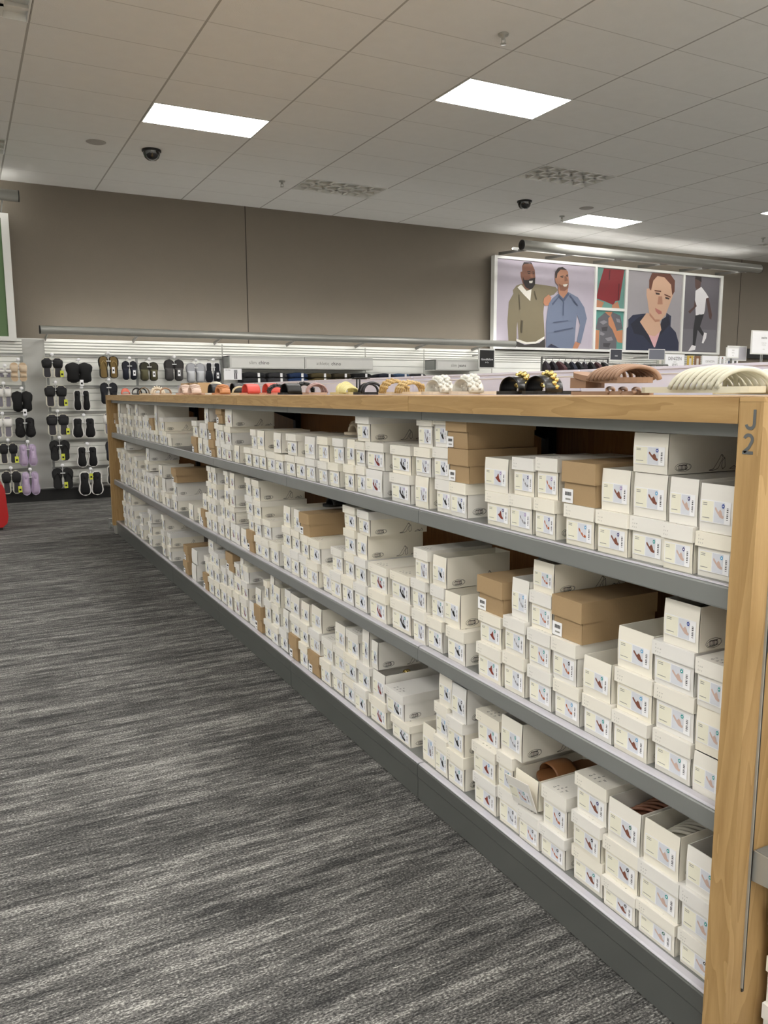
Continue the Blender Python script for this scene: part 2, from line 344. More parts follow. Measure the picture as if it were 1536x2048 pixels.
# ---------------------------------------------------------------- shoe boxes
BW, BH, BL = .115, .103, .25
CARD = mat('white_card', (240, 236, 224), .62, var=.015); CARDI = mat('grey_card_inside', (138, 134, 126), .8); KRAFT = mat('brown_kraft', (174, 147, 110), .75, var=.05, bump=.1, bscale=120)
nt, N, L = nodes(CARD)                                   # each box a little warmer or cooler than the next
oi = N.new('ShaderNodeObjectInfo'); mx = N.new('ShaderNodeMix'); mx.data_type = 'RGBA'; L.new(oi.outputs['Random'], mx.inputs[0])
mx.inputs[6].default_value = (*s2l((244, 238, 222)), 1); mx.inputs[7].default_value = (*s2l((234, 232, 228)), 1); L.new(mx.outputs[2], N['Principled BSDF'].inputs['Base Color'])
LCREAM = cm(240, 237, 218); LBLUE = cm(218, 221, 229); LWHITE = cm(246, 246, 248)
def tray(c):
    mb = MB(); t = .0022; w, h, l = BW/2-.0036, BH, BL; n = 5
    fr = [(-.0024*math.sin(math.pi*i/n), h*i/n) for i in range(n+1)]
    for side in (1,):
        vs = [(x, -w, z) for x, z in fr]+[(x, w, z) for x, z in fr]
        mb.add(vs, [(i, i+1, n+2+i, n+1+i) for i in range(n)], c)
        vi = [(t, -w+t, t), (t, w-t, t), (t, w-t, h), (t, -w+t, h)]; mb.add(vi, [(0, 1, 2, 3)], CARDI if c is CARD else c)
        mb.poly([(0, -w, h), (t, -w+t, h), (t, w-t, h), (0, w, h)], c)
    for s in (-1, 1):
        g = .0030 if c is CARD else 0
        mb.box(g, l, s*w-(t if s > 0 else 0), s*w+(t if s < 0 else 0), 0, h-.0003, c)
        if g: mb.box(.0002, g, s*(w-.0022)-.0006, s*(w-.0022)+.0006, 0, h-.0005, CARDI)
    mb.box(l-t, l, -w+t, w-t, 0, h, c); mb.box(0, l-t, -w+t, w-t, 0, t, c)
    if c is CARD:                                       # line drawings of shoes on the side that faces the near end
        T = frame((0, -w-.0005, 0), (1, 0, 0), (0, 0, 1)); nn = (0, 0, 1)
        def el(cx, cy, rx, ry, a=0, lw=.0009):
            mb.line([(cx+rx*math.cos(q)*math.cos(a)-ry*math.sin(q)*math.sin(a), cy+rx*math.cos(q)*math.sin(a)+ry*math.sin(q)*math.cos(a), 0) for q in [2*math.pi*k/18 for k in range(19)]], lw, INK, T, nn)
        el(.045, .017, .024, .011); el(.042, .016, .017, .007); el(.062, .018, .009, .007)
        for k in range(6): el(.034+.0042*k, .017, .0022, .007, 0, .0014)
        heel = [(.128, .005, 0), (.142, .008, 0), (.152, .022, 0), (.160, .034, 0), (.166, .045, 0), (.172, .036, 0), (.166, .026, 0), (.158, .010, 0), (.150, .006, 0), (.138, .004, 0), (.128, .005, 0)]
        mb.line(heel, .0013, INK, T, nn); mb.line([(.168, .045, 0), (.178, .034, 0), (.180, .012, 0), (.172, .006, 0), (.168, .014, 0), (.170, .028, 0), (.178, .036, 0)], .0013, INK, T, nn)
        mb.line([(.195, .006, 0), (.210, .014, 0), (.218, .007, 0), (.195, .006, 0)], .0012, INK, T, nn); mb.line([(.206, .012, 0), (.222, .010, 0), (.226, .018, 0), (.232, .008, 0), (.214, .006, 0)], .0011, INK, T, nn)
    return mb
def lid(c):
    mb = MB(); w = BW/2+.0006; x0, x1 = -.0090, BL+.0025; z0, z1 = BH*.68, BH+.0008; t = .0018
    if c is KRAFT: z0 = BH*.52
    mb.box(x0, x1, -w, w, z1-t, z1, c); mb.box(x0, x0+t, -w, w, z0, z1-t, c); mb.box(x1-t, x1, -w, w, z0, z1-t, c)
    mb.box(x0+t, x1-t, -w, -w+t, z0, z1-t, c); mb.box(x0+t, x1-t, w-t, w, z0, z1-t, c)
    if c is CARD:
        for k, s in enumerate(('a', 'n  e  w', 'd  a  y')):
            mb.text(s, .0062, INKL, toX((x0-.0004, w-.010, z1-.008-.0085*k)), 'LEFT')
        for k, s in enumerate(('a', 'n   e   w', 'd   a   y')):
            mb.text(s, .014, INK, frame((x0+.045-.0135*k, w-.035 if k else .0, z1+.0004), (0, -1, 0), (1, 0, 0)), 'LEFT' if k else 'CENTER')
    return mb
SHOE = {'s': ('brown slide', (128, 78, 62)), 'p': ('pink slide', (206, 178, 166)), 't': ('tan sandal', (176, 92, 50)), 'g': ('grey sandal', (140, 140, 145)), 'r': ('rust sandal', (132, 56, 40)),
        'k': ('black slide', (22, 20, 20)), 'h': ('heeled sandal', (90, 70, 62)), 'c': ('chunky sandal', (24, 20, 18)), 'e': ('red strappy', (124, 44, 36)), 'n': ('black flat', (26, 26, 34)), 'l': ('pale shoe', (170, 160, 150))}
DOTC = {'nv': (40, 32, 108), 'b1': (28, 60, 150), 'b2': (96, 170, 214), 'te': (52, 158, 156), 'dt': (20, 104, 84), 'bk': (22, 26, 32), 'pu': (160, 136, 190), 'gy': (128, 140, 160)}
def label_mesh(sh, dt, low):
    mb = MB(); w = BW; h = BH; z0 = .13*h if low else .21*h
    def R(u0, u1, v0, v1, e, m): mb.poly([(-.0034-e, w/2-u0*w, z0+v0*.46*h), (-.0034-e, w/2-u1*w, z0+v0*.46*h), (-.0034-e, w/2-u1*w, z0+v1*.46*h), (-.0034-e, w/2-u0*w, z0+v1*.46*h)], m)
    e = .0
    R(.08, .90, 0, 1, 0, LWHITE); R(.10, .43, .04, .96, .0003, LCREAM); R(.45, .74, .04, .96, .0003, LBLUE)
    for v in (.84, .76, .18): R(.13, .13+(.12 if v > .5 else .2), v, v+.035, .0005, INKL)
    for k in range(7): R(.80, .845, .20+.085*k, .20+.085*k+(.055 if k % 3 else .03), .0005, cm(92, 92, 96))
    col = cm(*SHOE[sh][1])
    def P(pts, m, e=.0006): mb.poly([(-.0034-e, w/2-(.45+.30*u)*w, z0+(.04+.92*v)*.46*h) for u, v in pts], m)
    if sh in 'spktg':
        P([(.08, .70), (.15, .75), (.40, .54), (.68, .41), (.91, .36), (.93, .27), (.84, .22), (.56, .28), (.30, .47), (.11, .62)], col)
        if sh in 'spk': P([(.42, .52), (.58, .66), (.70, .58), (.84, .34), (.62, .30)], col, .0008)
        else:
            P([(.28, .66), (.33, .70), (.43, .48), (.38, .44)], LWHITE, .0008); P([(.56, .49), (.61, .52), (.70, .32), (.65, .29)], LWHITE, .0008)
    elif sh in 'ce':
        P([(.04, .62), (.10, .70), (.40, .40), (.78, .30), (.96, .22), (.96, .08), (.84, .02), (.50, .10), (.08, .48)], col)
        P([(.14, .66), (.22, .94), (.30, .94), (.26, .66), (.34, .50), (.26, .52)], col, .0007); P([(.46, .40), (.54, .70), (.64, .68), (.74, .34), (.66, .32), (.58, .58), (.54, .38)], col, .0007)
    elif sh == 'h':
        P([(.08, .78), (.16, .80), (.42, .40), (.70, .16), (.88, .18), (.88, .08), (.66, .06), (.36, .32)], col); P([(.60, .22), (.70, .50), (.80, .46), (.86, .20), (.78, .20), (.74, .38), (.66, .22)], col, .0007)
    else:
        P([(.14, .50), (.36, .58), (.50, .78), (.58, .76), (.66, .46), (.86, .30), (.86, .20), (.60, .22), (.30, .38)], col)
    if dt in DOTC:
        dc = cm(*DOTC[dt])
        P([(.84+.12*math.cos(q), .83+.11*math.sin(q)) for q in [2*math.pi*k/12 for k in range(12)]], dc, .0009)
        P([(.84+.05*math.cos(q), .83+.045*math.sin(q)) for q in [2*math.pi*k/8 for k in range(8)]], LWHITE, .0011)
    return mb
def mesh_of(mb, name):
    o = mb.build(name); me = o.data; bpy.data.objects.remove(o); return me
M_TRAY = {'w': mesh_of(tray(CARD), 'body'), 'b': mesh_of(tray(KRAFT), 'body')}
M_LID = {'w': mesh_of(lid(CARD), 'lid'), 'b': mesh_of(lid(KRAFT), 'lid')}
_st = MB(); _st.box(-.0036, -.0030, BW/2-.036, BW/2+.002, .002, .036, LWHITE)
for k in range(9): _st.box(-.0040, -.0036, BW/2-.008-.0025*k-(.0012 if k % 2 else .0016), BW/2-.008-.0025*k, .020, .029, INK)
_st.box(-.0040, -.0036, BW/2-.028, BW/2-.010, .009, .013, INKL)
M_STICK = mesh_of(_st, 'price_sticker'); M_LAB = {}
ORD = 'first second third fourth fifth sixth seventh eighth ninth tenth eleventh twelfth thirteenth fourteenth fifteenth sixteenth seventeenth eighteenth nineteenth twentieth'.split()
ORD += ['twenty-'+q for q in ORD[:9]]+['thirtieth']+['thirty-'+q for q in ORD[:9]]+['fortieth']+['forty-'+q for q in ORD[:9]]+['fiftieth']
TIER = {1: 'top shelf', 2: 'middle shelf', 3: 'bottom shelf'}; LV = ['at bottom', 'second up', 'third up', 'fourth up', 'fifth up']
# shelf, stack, level, y from, y to, z from, z to, kind, label shoe, label dot
BOXES = [(1,1,0,1.067,1.159,1.023,1.118,0,1,2), (1,1,1,1.068,1.158,1.118,1.220,1,1,1), (1,2,0,1.161,1.247,1.023,1.124,0,1,0), (1,2,1,1.159,1.241,1.124,1.225,1,1,0),
(1,3,0,1.248,1.350,1.023,1.125,0,0,3), (1,3,1,1.244,1.349,1.125,1.226,1,0,2), (1,3,2,1.243,1.352,1.226,1.316,1,0,1), (1,4,0,1.351,1.456,1.023,1.126,0,0,0),
(1,4,1,1.351,1.450,1.126,1.227,2,0,6), (1,5,0,1.462,1.572,1.023,1.127,0,2,2), (1,5,1,1.454,1.577,1.127,1.235,3,12,8), (1,6,0,1.607,1.694,1.023,1.128,0,2,1),
(1,6,1,1.604,1.694,1.128,1.236,0,2,6), (1,7,0,1.704,1.809,1.023,1.126,0,3,6), (1,7,1,1.696,1.790,1.126,1.230,0,3,0), (1,8,0,1.809,1.927,1.023,1.121,0,4,0),
(1,8,1,1.817,1.940,1.121,1.220,1,4,6), (1,9,0,2.025,2.120,1.023,1.131,0,5,1), (1,9,1,2.008,2.121,1.131,1.235,3,12,8), (1,9,2,2.021,2.140,1.235,1.337,3,12,8),
(1,10,0,2.122,2.214,1.023,1.130,0,5,6), (1,10,1,2.124,2.219,1.130,1.233,0,5,7), (1,10,2,2.142,2.224,1.233,1.339,0,5,0), (1,11,0,2.254,2.347,1.023,1.130,1,6,6),
(1,11,1,2.233,2.338,1.130,1.226,0,6,0), (1,11,2,2.225,2.322,1.226,1.333,0,6,0), (1,12,0,2.377,2.522,1.023,1.124,0,7,6), (1,12,1,2.371,2.516,1.124,1.224,0,7,0),
(1,13,0,2.583,2.728,1.023,1.122,1,8,1), (1,13,1,2.575,2.720,1.122,1.224,0,8,2), (1,14,0,2.730,2.807,1.023,1.128,0,9,1), (1,14,1,2.723,2.802,1.128,1.220,0,9,0),
(1,14,2,2.671,2.787,1.224,1.323,0,9,1), (1,15,0,2.814,2.906,1.023,1.126,0,9,1), (1,15,1,2.809,2.883,1.126,1.226,1,9,0), (1,16,0,2.963,3.062,1.023,1.121,0,10,2),
(1,16,1,2.925,3.029,1.121,1.223,0,10,2), (1,17,0,3.070,3.166,1.023,1.119,0,10,2), (1,17,1,3.072,3.185,1.119,1.223,0,10,0), (1,18,0,3.211,3.320,1.023,1.120,0,10,0),
(1,18,1,3.211,3.336,1.121,1.217,1,10,0), (1,19,0,3.324,3.441,1.023,1.121,0,9,0), (1,20,0,3.462,3.585,1.023,1.118,0,9,7), (1,20,1,3.417,3.545,1.121,1.220,0,9,0),
(1,21,0,3.593,3.708,1.023,1.115,0,9,1), (1,21,1,3.630,3.736,1.120,1.217,1,9,7), (1,22,0,3.711,3.827,1.023,1.120,0,9,0), (1,23,0,3.857,3.964,1.023,1.121,0,9,7),
(1,23,1,3.872,3.988,1.121,1.218,1,9,7), (1,24,0,3.968,4.068,1.023,1.121,0,9,7), (1,24,1,3.994,4.083,1.121,1.219,0,9,7), (1,25,0,4.072,4.187,1.023,1.121,0,9,7),
(1,26,0,4.287,4.382,1.023,1.120,1,9,7), (1,27,0,4.442,4.559,1.023,1.115,0,8,7), (1,27,1,4.432,4.548,1.115,1.218,0,8,7), (1,27,2,4.403,4.547,1.218,1.318,1,8,7),
(1,28,0,4.569,4.659,1.023,1.125,0,9,0), (1,28,1,4.574,4.669,1.125,1.224,0,9,0), (1,28,2,4.574,4.694,1.231,1.333,3,12,8), (1,29,0,4.667,4.758,1.023,1.126,0,9,0),
(1,29,1,4.680,4.762,1.126,1.231,0,9,0), (1,30,0,4.770,4.884,1.023,1.127,3,12,8), (1,30,1,4.780,4.901,1.127,1.234,3,12,8), (1,31,0,4.921,5.042,1.023,1.120,0,9,7),
(1,31,1,4.926,5.034,1.120,1.222,0,9,7), (1,31,2,4.902,5.002,1.222,1.322,1,9,7), (1,32,0,5.055,5.162,1.023,1.126,1,9,7), (1,32,1,5.044,5.129,1.126,1.220,1,9,0),
(1,33,0,5.176,5.307,1.023,1.126,3,12,8), (1,33,1,5.170,5.298,1.126,1.230,0,9,0), (1,34,0,5.907,6.035,1.023,1.112,0,11,8), (1,34,1,6.145,6.267,1.126,1.228,0,9,0),
(1,34,2,6.396,6.490,1.118,1.330,1,9,7), (1,35,0,6.061,6.189,1.023,1.126,0,9,7), (1,36,0,6.205,6.317,1.023,1.122,0,9,7), (1,37,0,6.370,6.498,1.023,1.118,0,9,7),
(1,38,0,6.519,6.647,1.023,1.116,0,9,7), (1,38,1,6.536,6.666,1.116,1.212,3,12,8), (1,39,0,6.673,6.801,1.023,1.116,0,9,0), (1,39,1,6.689,6.817,1.116,1.232,0,9,0),
(1,39,2,7.128,7.256,1.215,1.317,1,9,7), (1,40,0,6.816,6.930,1.023,1.117,0,9,0), (1,40,1,6.836,6.961,1.117,1.215,1,9,0), (1,41,0,6.958,7.086,1.023,1.117,0,9,7),
(1,41,1,6.995,7.118,1.117,1.216,0,9,7), (1,42,0,7.120,7.248,1.023,1.115,0,9,7), (1,42,1,7.142,7.270,1.115,1.215,0,9,7), (1,43,0,7.390,7.518,1.023,1.113,0,9,7),
(1,43,1,7.466,7.594,1.113,1.210,0,9,7), (1,43,2,7.502,7.630,1.210,1.314,0,9,7), (1,44,0,7.704,7.832,1.023,1.117,0,9,7), (1,44,1,7.687,7.815,1.117,1.223,0,9,7),
(1,45,0,7.956,8.084,1.023,1.116,0,9,0), (1,45,1,7.867,7.994,1.116,1.224,0,9,7), (1,46,0,8.148,8.276,1.023,1.115,0,9,7), (1,46,1,8.175,8.320,1.115,1.219,3,12,8),
(1,46,2,7.996,8.123,1.116,1.324,1,9,7), (2,1,0,1.053,1.136,0.551,0.643,1,1,3), (2,1,1,1.053,1.138,0.643,0.745,1,1,3), (2,1,2,1.051,1.136,0.745,0.852,0,1,3),
(2,2,0,1.140,1.249,0.551,0.650,0,1,3), (2,2,1,1.140,1.253,0.650,0.754,0,1,3), (2,2,2,1.143,1.262,0.754,0.855,0,1,3), (2,2,3,1.136,1.239,0.855,0.957,2,1,1),
(2,3,0,1.262,1.376,0.551,0.649,0,0,2), (2,3,1,1.257,1.376,0.649,0.755,0,0,2), (2,3,2,1.263,1.381,0.755,0.857,2,0,2), (2,4,0,1.378,1.482,0.551,0.654,0,0,3),
(2,4,1,1.384,1.487,0.654,0.754,2,0,3), (2,5,0,1.497,1.598,0.551,0.655,0,2,2), (2,5,1,1.509,1.606,0.655,0.769,0,2,5), (2,5,2,1.497,1.613,0.769,0.881,3,12,8),
(2,6,0,1.608,1.708,0.551,0.660,0,2,3), (2,6,1,1.612,1.710,0.660,0.765,0,2,3), (2,6,2,1.618,1.711,0.765,0.871,0,2,3), (2,6,3,1.614,1.707,0.871,0.957,1,2,3),
(2,7,0,1.722,1.822,0.551,0.668,0,3,5), (2,7,1,1.717,1.816,0.668,0.775,0,3,3), (2,7,2,1.712,1.793,0.775,0.891,2,3,2), (2,8,0,1.828,1.951,0.551,0.659,0,4,3),
(2,8,1,1.835,1.949,0.659,0.757,0,4,3), (2,8,2,1.829,1.958,0.757,0.864,3,12,8), (2,9,0,2.022,2.128,0.551,0.663,0,5,2), (2,9,1,2.054,2.150,0.663,0.775,2,5,7),
(2,10,0,2.164,2.262,0.551,0.660,0,5,3), (2,10,1,2.151,2.236,0.660,0.776,0,5,3), (2,10,2,2.137,2.226,0.776,0.879,2,5,2), (2,11,0,2.263,2.349,0.551,0.667,0,6,1),
(2,11,1,2.263,2.361,0.667,0.773,0,6,1), (2,11,2,2.243,2.336,0.773,0.884,0,6,0), (2,12,0,2.379,2.524,0.551,0.664,0,7,3), (2,12,1,2.381,2.526,0.664,0.767,0,7,0),
(2,13,0,2.547,2.692,0.551,0.664,0,8,2), (2,13,1,2.551,2.696,0.664,0.765,0,8,3), (2,14,0,2.718,2.832,0.551,0.659,0,9,2), (2,14,1,2.729,2.830,0.659,0.762,0,9,7),
(2,14,2,2.724,2.815,0.762,0.861,1,9,7), (2,14,3,2.688,2.789,0.861,0.957,0,9,0), (2,15,0,2.835,2.944,0.551,0.665,0,9,1), (2,15,1,2.833,2.917,0.665,0.764,0,9,7),
(2,15,2,2.826,2.932,0.764,0.863,0,9,2), (2,15,3,2.820,2.936,0.863,0.957,0,9,1), (2,16,0,2.950,3.060,0.551,0.661,0,10,0), (2,16,1,2.948,3.057,0.661,0.764,0,10,0),
(2,17,0,3.063,3.158,0.551,0.669,0,10,0), (2,18,0,3.193,3.321,0.551,0.662,0,10,7), (2,18,1,3.162,3.290,0.662,0.766,0,9,0), (2,18,2,3.276,3.393,0.766,0.870,3,12,8),
(2,19,0,3.325,3.419,0.551,0.666,0,9,7), (2,19,1,3.297,3.385,0.666,0.766,0,9,0), (2,20,0,3.424,3.529,0.551,0.671,0,9,7), (2,20,1,3.418,3.521,0.671,0.769,0,9,1),
(2,20,2,3.395,3.476,0.769,0.872,1,9,7), (2,21,0,3.535,3.647,0.551,0.672,0,9,7), (2,21,1,3.526,3.636,0.672,0.772,0,9,7), (2,21,2,3.532,3.627,0.772,0.870,2,9,7),
(2,22,0,3.702,3.823,0.551,0.667,0,9,7), (2,22,1,3.809,3.928,0.667,0.763,0,9,0), (2,23,0,3.833,3.951,0.551,0.660,0,9,7), (2,23,1,3.964,4.077,0.654,0.755,0,9,7),
(2,23,2,3.957,4.078,0.755,0.847,0,9,7), (2,23,3,3.966,4.083,0.847,0.955,0,9,7), (2,24,0,3.959,4.073,0.551,0.654,0,9,7), (2,24,1,4.083,4.168,0.670,0.756,0,9,7),
(2,24,2,4.084,4.208,0.756,0.859,0,9,7), (2,24,3,4.105,4.199,0.859,0.957,0,9,7), (2,25,0,4.080,4.188,0.551,0.670,3,12,8), (2,26,0,4.196,4.304,0.551,0.659,1,9,7),
(2,27,0,4.324,4.411,0.551,0.662,1,8,7), (2,28,0,4.422,4.522,0.551,0.664,1,8,7), (2,28,1,4.406,4.512,0.664,0.761,0,8,7), (2,28,2,4.393,4.501,0.761,0.863,0,8,7),
(2,28,3,4.395,4.485,0.863,0.957,1,8,7), (2,29,0,4.533,4.622,0.551,0.666,0,9,0), (2,29,1,4.527,4.617,0.666,0.772,0,9,0), (2,29,2,4.520,4.608,0.772,0.878,1,9,0),
(2,29,3,4.520,4.605,0.878,0.957,0,9,0), (2,30,0,4.639,4.748,0.551,0.666,0,9,0), (2,30,1,4.626,4.711,0.666,0.778,0,9,0), (2,31,0,4.778,4.896,0.551,0.661,0,9,7),
(2,31,1,4.782,4.886,0.661,0.760,0,9,0), (2,31,2,4.778,4.880,0.760,0.853,0,9,7), (2,31,3,4.786,4.878,0.853,0.957,0,9,7), (2,32,0,4.912,5.033,0.551,0.655,0,9,7),
(2,32,1,4.898,4.982,0.655,0.762,0,9,7), (2,32,2,4.888,4.995,0.762,0.859,0,9,7), (2,32,3,4.886,4.981,0.859,0.957,0,9,7), (2,33,0,5.041,5.126,0.551,0.667,3,12,8),
(2,33,1,5.006,5.105,0.667,0.770,1,9,7), (2,34,0,5.128,5.217,0.551,0.661,0,9,0), (2,35,0,5.367,5.495,0.551,0.657,1,9,7), (2,36,0,5.826,5.948,0.551,0.666,0,9,0),
(2,36,1,5.837,5.941,0.666,0.764,0,9,7), (2,36,2,5.797,5.942,0.764,0.868,3,12,8), (2,37,0,6.054,6.179,0.551,0.656,0,9,7), (2,37,1,6.208,6.336,0.658,0.757,1,11,8),
(2,38,0,6.200,6.328,0.551,0.658,0,11,8), (2,39,0,6.443,6.571,0.551,0.661,0,9,0), (2,39,1,6.424,6.552,0.661,0.753,1,9,7), (2,39,2,6.294,6.422,0.757,0.852,2,9,7),
(2,40,0,6.601,6.729,0.551,0.656,0,9,7), (2,40,1,6.593,6.721,0.656,0.762,0,9,0), (2,41,0,6.746,6.854,0.551,0.657,0,11,8), (2,41,1,6.743,6.871,0.657,0.758,0,9,0),
(2,42,0,6.872,6.984,0.551,0.659,0,11,8), (2,42,1,6.891,7.019,0.659,0.767,0,9,7), (2,42,2,6.794,6.922,0.767,0.853,0,9,7), (2,42,3,6.769,6.897,0.853,0.957,1,9,7),
(2,43,0,7.003,7.125,0.551,0.653,1,11,8), (2,44,0,7.148,7.274,0.551,0.654,0,9,7), (2,45,0,7.300,7.428,0.551,0.651,0,9,7), (2,45,1,7.276,7.402,0.651,0.751,0,9,7),
(2,45,2,7.260,7.388,0.751,0.854,0,9,7), (2,46,0,7.535,7.663,0.551,0.660,0,9,7), (2,46,1,7.506,7.634,0.660,0.765,0,9,7), (2,46,2,7.544,7.672,0.765,0.865,0,9,7),
(2,47,0,7.794,7.922,0.551,0.656,0,9,0), (2,47,1,7.875,8.003,0.656,0.775,0,9,0), (2,47,2,7.861,7.989,0.775,0.883,0,9,0), (2,47,3,7.766,7.894,0.883,0.957,1,9,0),
(2,48,0,8.069,8.197,0.551,0.665,0,9,7), (2,48,1,8.073,8.201,0.665,0.774,0,9,7), (2,48,2,8.135,8.263,0.774,0.876,0,9,7), (3,1,0,1.045,1.149,0.130,0.216,0,1,5),
(3,1,1,1.046,1.146,0.216,0.321,0,1,3), (3,1,2,1.043,1.141,0.321,0.422,2,1,3), (3,2,0,1.155,1.273,0.130,0.213,0,1,4), (3,2,1,1.152,1.275,0.213,0.315,0,1,3),
(3,2,2,1.156,1.268,0.315,0.423,2,1,3), (3,3,0,1.274,1.388,0.130,0.209,0,0,5), (3,3,1,1.275,1.393,0.209,0.314,0,0,5), (3,3,2,1.269,1.383,0.314,0.422,2,0,4),
(3,4,0,1.394,1.509,0.130,0.228,0,0,3), (3,4,1,1.396,1.504,0.228,0.329,0,0,5), (3,4,2,1.384,1.500,0.329,0.435,0,0,0), (3,5,0,1.532,1.639,0.130,0.222,0,2,5),
(3,5,1,1.533,1.637,0.222,0.339,0,2,5), (3,6,0,1.639,1.735,0.130,0.228,0,2,5), (3,6,1,1.648,1.758,0.243,0.334,2,2,3), (3,7,0,1.736,1.837,0.130,0.243,0,3,5),
(3,7,1,1.760,1.836,0.243,0.357,0,3,3), (3,7,2,1.724,1.829,0.357,0.472,2,3,3), (3,8,0,1.846,1.968,0.130,0.233,0,4,5), (3,8,1,1.845,1.968,0.233,0.336,0,4,2),
(3,8,2,1.838,1.959,0.336,0.439,0,4,3), (3,9,0,2.020,2.122,0.130,0.247,0,5,3), (3,9,1,2.022,2.121,0.247,0.363,0,5,2), (3,9,2,2.008,2.098,0.363,0.481,2,5,5),
(3,10,0,2.123,2.206,0.130,0.261,0,5,3), (3,10,1,2.122,2.207,0.261,0.379,0,5,2), (3,10,2,2.099,2.184,0.379,0.485,2,5,2), (3,11,0,2.207,2.297,0.130,0.269,2,6,2),
(3,12,0,2.380,2.525,0.130,0.215,0,7,4), (3,12,1,2.423,2.563,0.215,0.316,0,7,3), (3,13,0,2.565,2.705,0.130,0.234,0,8,3), (3,13,1,2.572,2.679,0.234,0.343,2,8,7),
(3,14,0,2.716,2.829,0.130,0.238,0,9,3), (3,14,1,2.687,2.804,0.238,0.340,0,9,3), (3,14,2,2.639,2.696,0.343,0.455,1,9,3), (3,14,3,2.698,2.760,0.340,0.485,1,9,3),
(3,15,0,2.838,2.947,0.130,0.234,0,9,3), (3,15,1,2.808,2.921,0.238,0.340,0,9,3), (3,15,2,2.790,2.907,0.340,0.445,0,9,3), (3,16,0,2.953,3.069,0.130,0.236,0,10,3),
(3,16,1,2.924,3.041,0.236,0.340,0,10,3), (3,16,2,2.916,3.025,0.340,0.445,2,10,3), (3,17,0,3.075,3.189,0.130,0.237,0,10,3), (3,17,1,3.046,3.159,0.237,0.345,0,10,3),
(3,18,0,3.201,3.327,0.130,0.236,3,12,8), (3,18,1,3.192,3.318,0.236,0.343,0,10,7), (3,18,2,3.179,3.303,0.343,0.454,2,10,7), (3,19,0,3.332,3.434,0.130,0.244,0,9,7),
(3,19,1,3.322,3.434,0.244,0.347,0,9,7), (3,19,2,3.308,3.409,0.347,0.448,2,9,7), (3,20,0,3.462,3.569,0.130,0.249,3,12,8), (3,20,1,3.441,3.561,0.249,0.346,0,9,7),
(3,20,2,3.429,3.557,0.346,0.450,2,9,7), (3,21,0,3.608,3.715,0.130,0.239,0,9,7), (3,21,1,3.571,3.652,0.239,0.352,1,9,7), (3,21,2,3.562,3.646,0.352,0.451,2,9,7),
(3,22,0,3.730,3.832,0.130,0.225,0,9,7), (3,22,1,3.723,3.829,0.225,0.338,0,9,7), (3,22,2,3.694,3.791,0.338,0.440,2,9,0), (3,23,0,3.841,3.953,0.130,0.224,0,9,7),
(3,23,1,3.836,3.932,0.224,0.340,0,9,7), (3,23,2,3.858,3.918,0.340,0.442,0,9,7), (3,23,3,3.793,3.857,0.340,0.485,1,9,7), (3,24,0,3.980,4.091,0.130,0.273,3,12,8),
(3,24,1,3.983,4.082,0.273,0.368,2,9,7), (3,25,0,4.104,4.206,0.130,0.263,1,9,7), (3,26,0,4.232,4.357,0.130,0.259,0,8,7), (3,26,1,4.210,4.323,0.259,0.358,0,8,7),
(3,26,2,4.190,4.283,0.358,0.454,0,11,8), (3,27,0,4.370,4.476,0.130,0.260,0,8,7), (3,27,1,4.334,4.479,0.260,0.353,1,8,7), (3,27,2,4.349,4.438,0.353,0.439,0,8,7),
(3,27,3,4.284,4.347,0.358,0.485,1,9,7), (3,28,0,4.495,4.613,0.130,0.258,0,9,0), (3,28,1,4.490,4.595,0.258,0.362,0,9,0), (3,28,2,4.464,4.609,0.362,0.475,3,12,8),
(3,29,0,4.634,4.752,0.130,0.249,0,9,0), (3,29,1,4.628,4.738,0.249,0.362,0,9,0), (3,30,0,4.770,4.898,0.130,0.235,0,9,0), (3,30,1,4.762,4.886,0.235,0.334,0,9,0),
(3,30,2,4.753,4.881,0.334,0.427,0,9,0), (3,31,0,4.908,5.027,0.130,0.234,0,9,7), (3,31,1,4.900,5.014,0.234,0.331,0,9,7), (3,31,2,4.895,5.002,0.331,0.423,0,9,7),
(3,31,3,4.894,5.022,0.423,0.485,1,9,7), (3,32,0,5.029,5.137,0.130,0.242,3,12,8), (3,32,1,5.023,5.121,0.242,0.357,0,9,7), (3,33,0,5.330,5.458,0.130,0.244,1,11,8),
(3,33,1,5.319,5.479,0.244,0.344,2,11,8), (3,34,0,5.559,5.683,0.130,0.226,3,12,8), (3,34,1,5.543,5.664,0.226,0.341,3,12,8), (3,35,0,6.087,6.185,0.130,0.244,0,9,7),
(3,35,1,6.067,6.165,0.244,0.349,0,9,7), (3,36,0,6.309,6.415,0.130,0.225,0,9,7), (3,36,1,6.279,6.392,0.225,0.338,0,9,7), (3,36,2,6.307,6.388,0.338,0.461,0,9,7),
(3,37,0,6.775,6.903,0.130,0.223,0,9,0), (3,37,1,6.787,6.915,0.223,0.331,0,9,0), (3,37,2,6.761,6.889,0.331,0.443,0,9,0), (3,38,0,7.133,7.261,0.130,0.261,0,9,7),
(3,38,1,7.121,7.249,0.261,0.363,0,9,7), (3,39,0,7.451,7.579,0.130,0.254,0,9,7), (3,40,0,7.621,7.749,0.130,0.247,0,9,7), (3,40,1,7.599,7.717,0.247,0.369,0,9,7),
(3,40,2,7.696,7.824,0.369,0.485,1,9,7), (3,41,0,7.771,7.890,0.130,0.251,0,9,7), (3,41,1,7.762,7.890,0.251,0.365,0,9,7), (3,42,0,7.951,8.079,0.130,0.249,0,9,7),
(3,42,1,7.998,8.126,0.249,0.366,0,9,7), (3,42,2,7.981,8.109,0.366,0.481,1,9,7)]
OPENB = {}
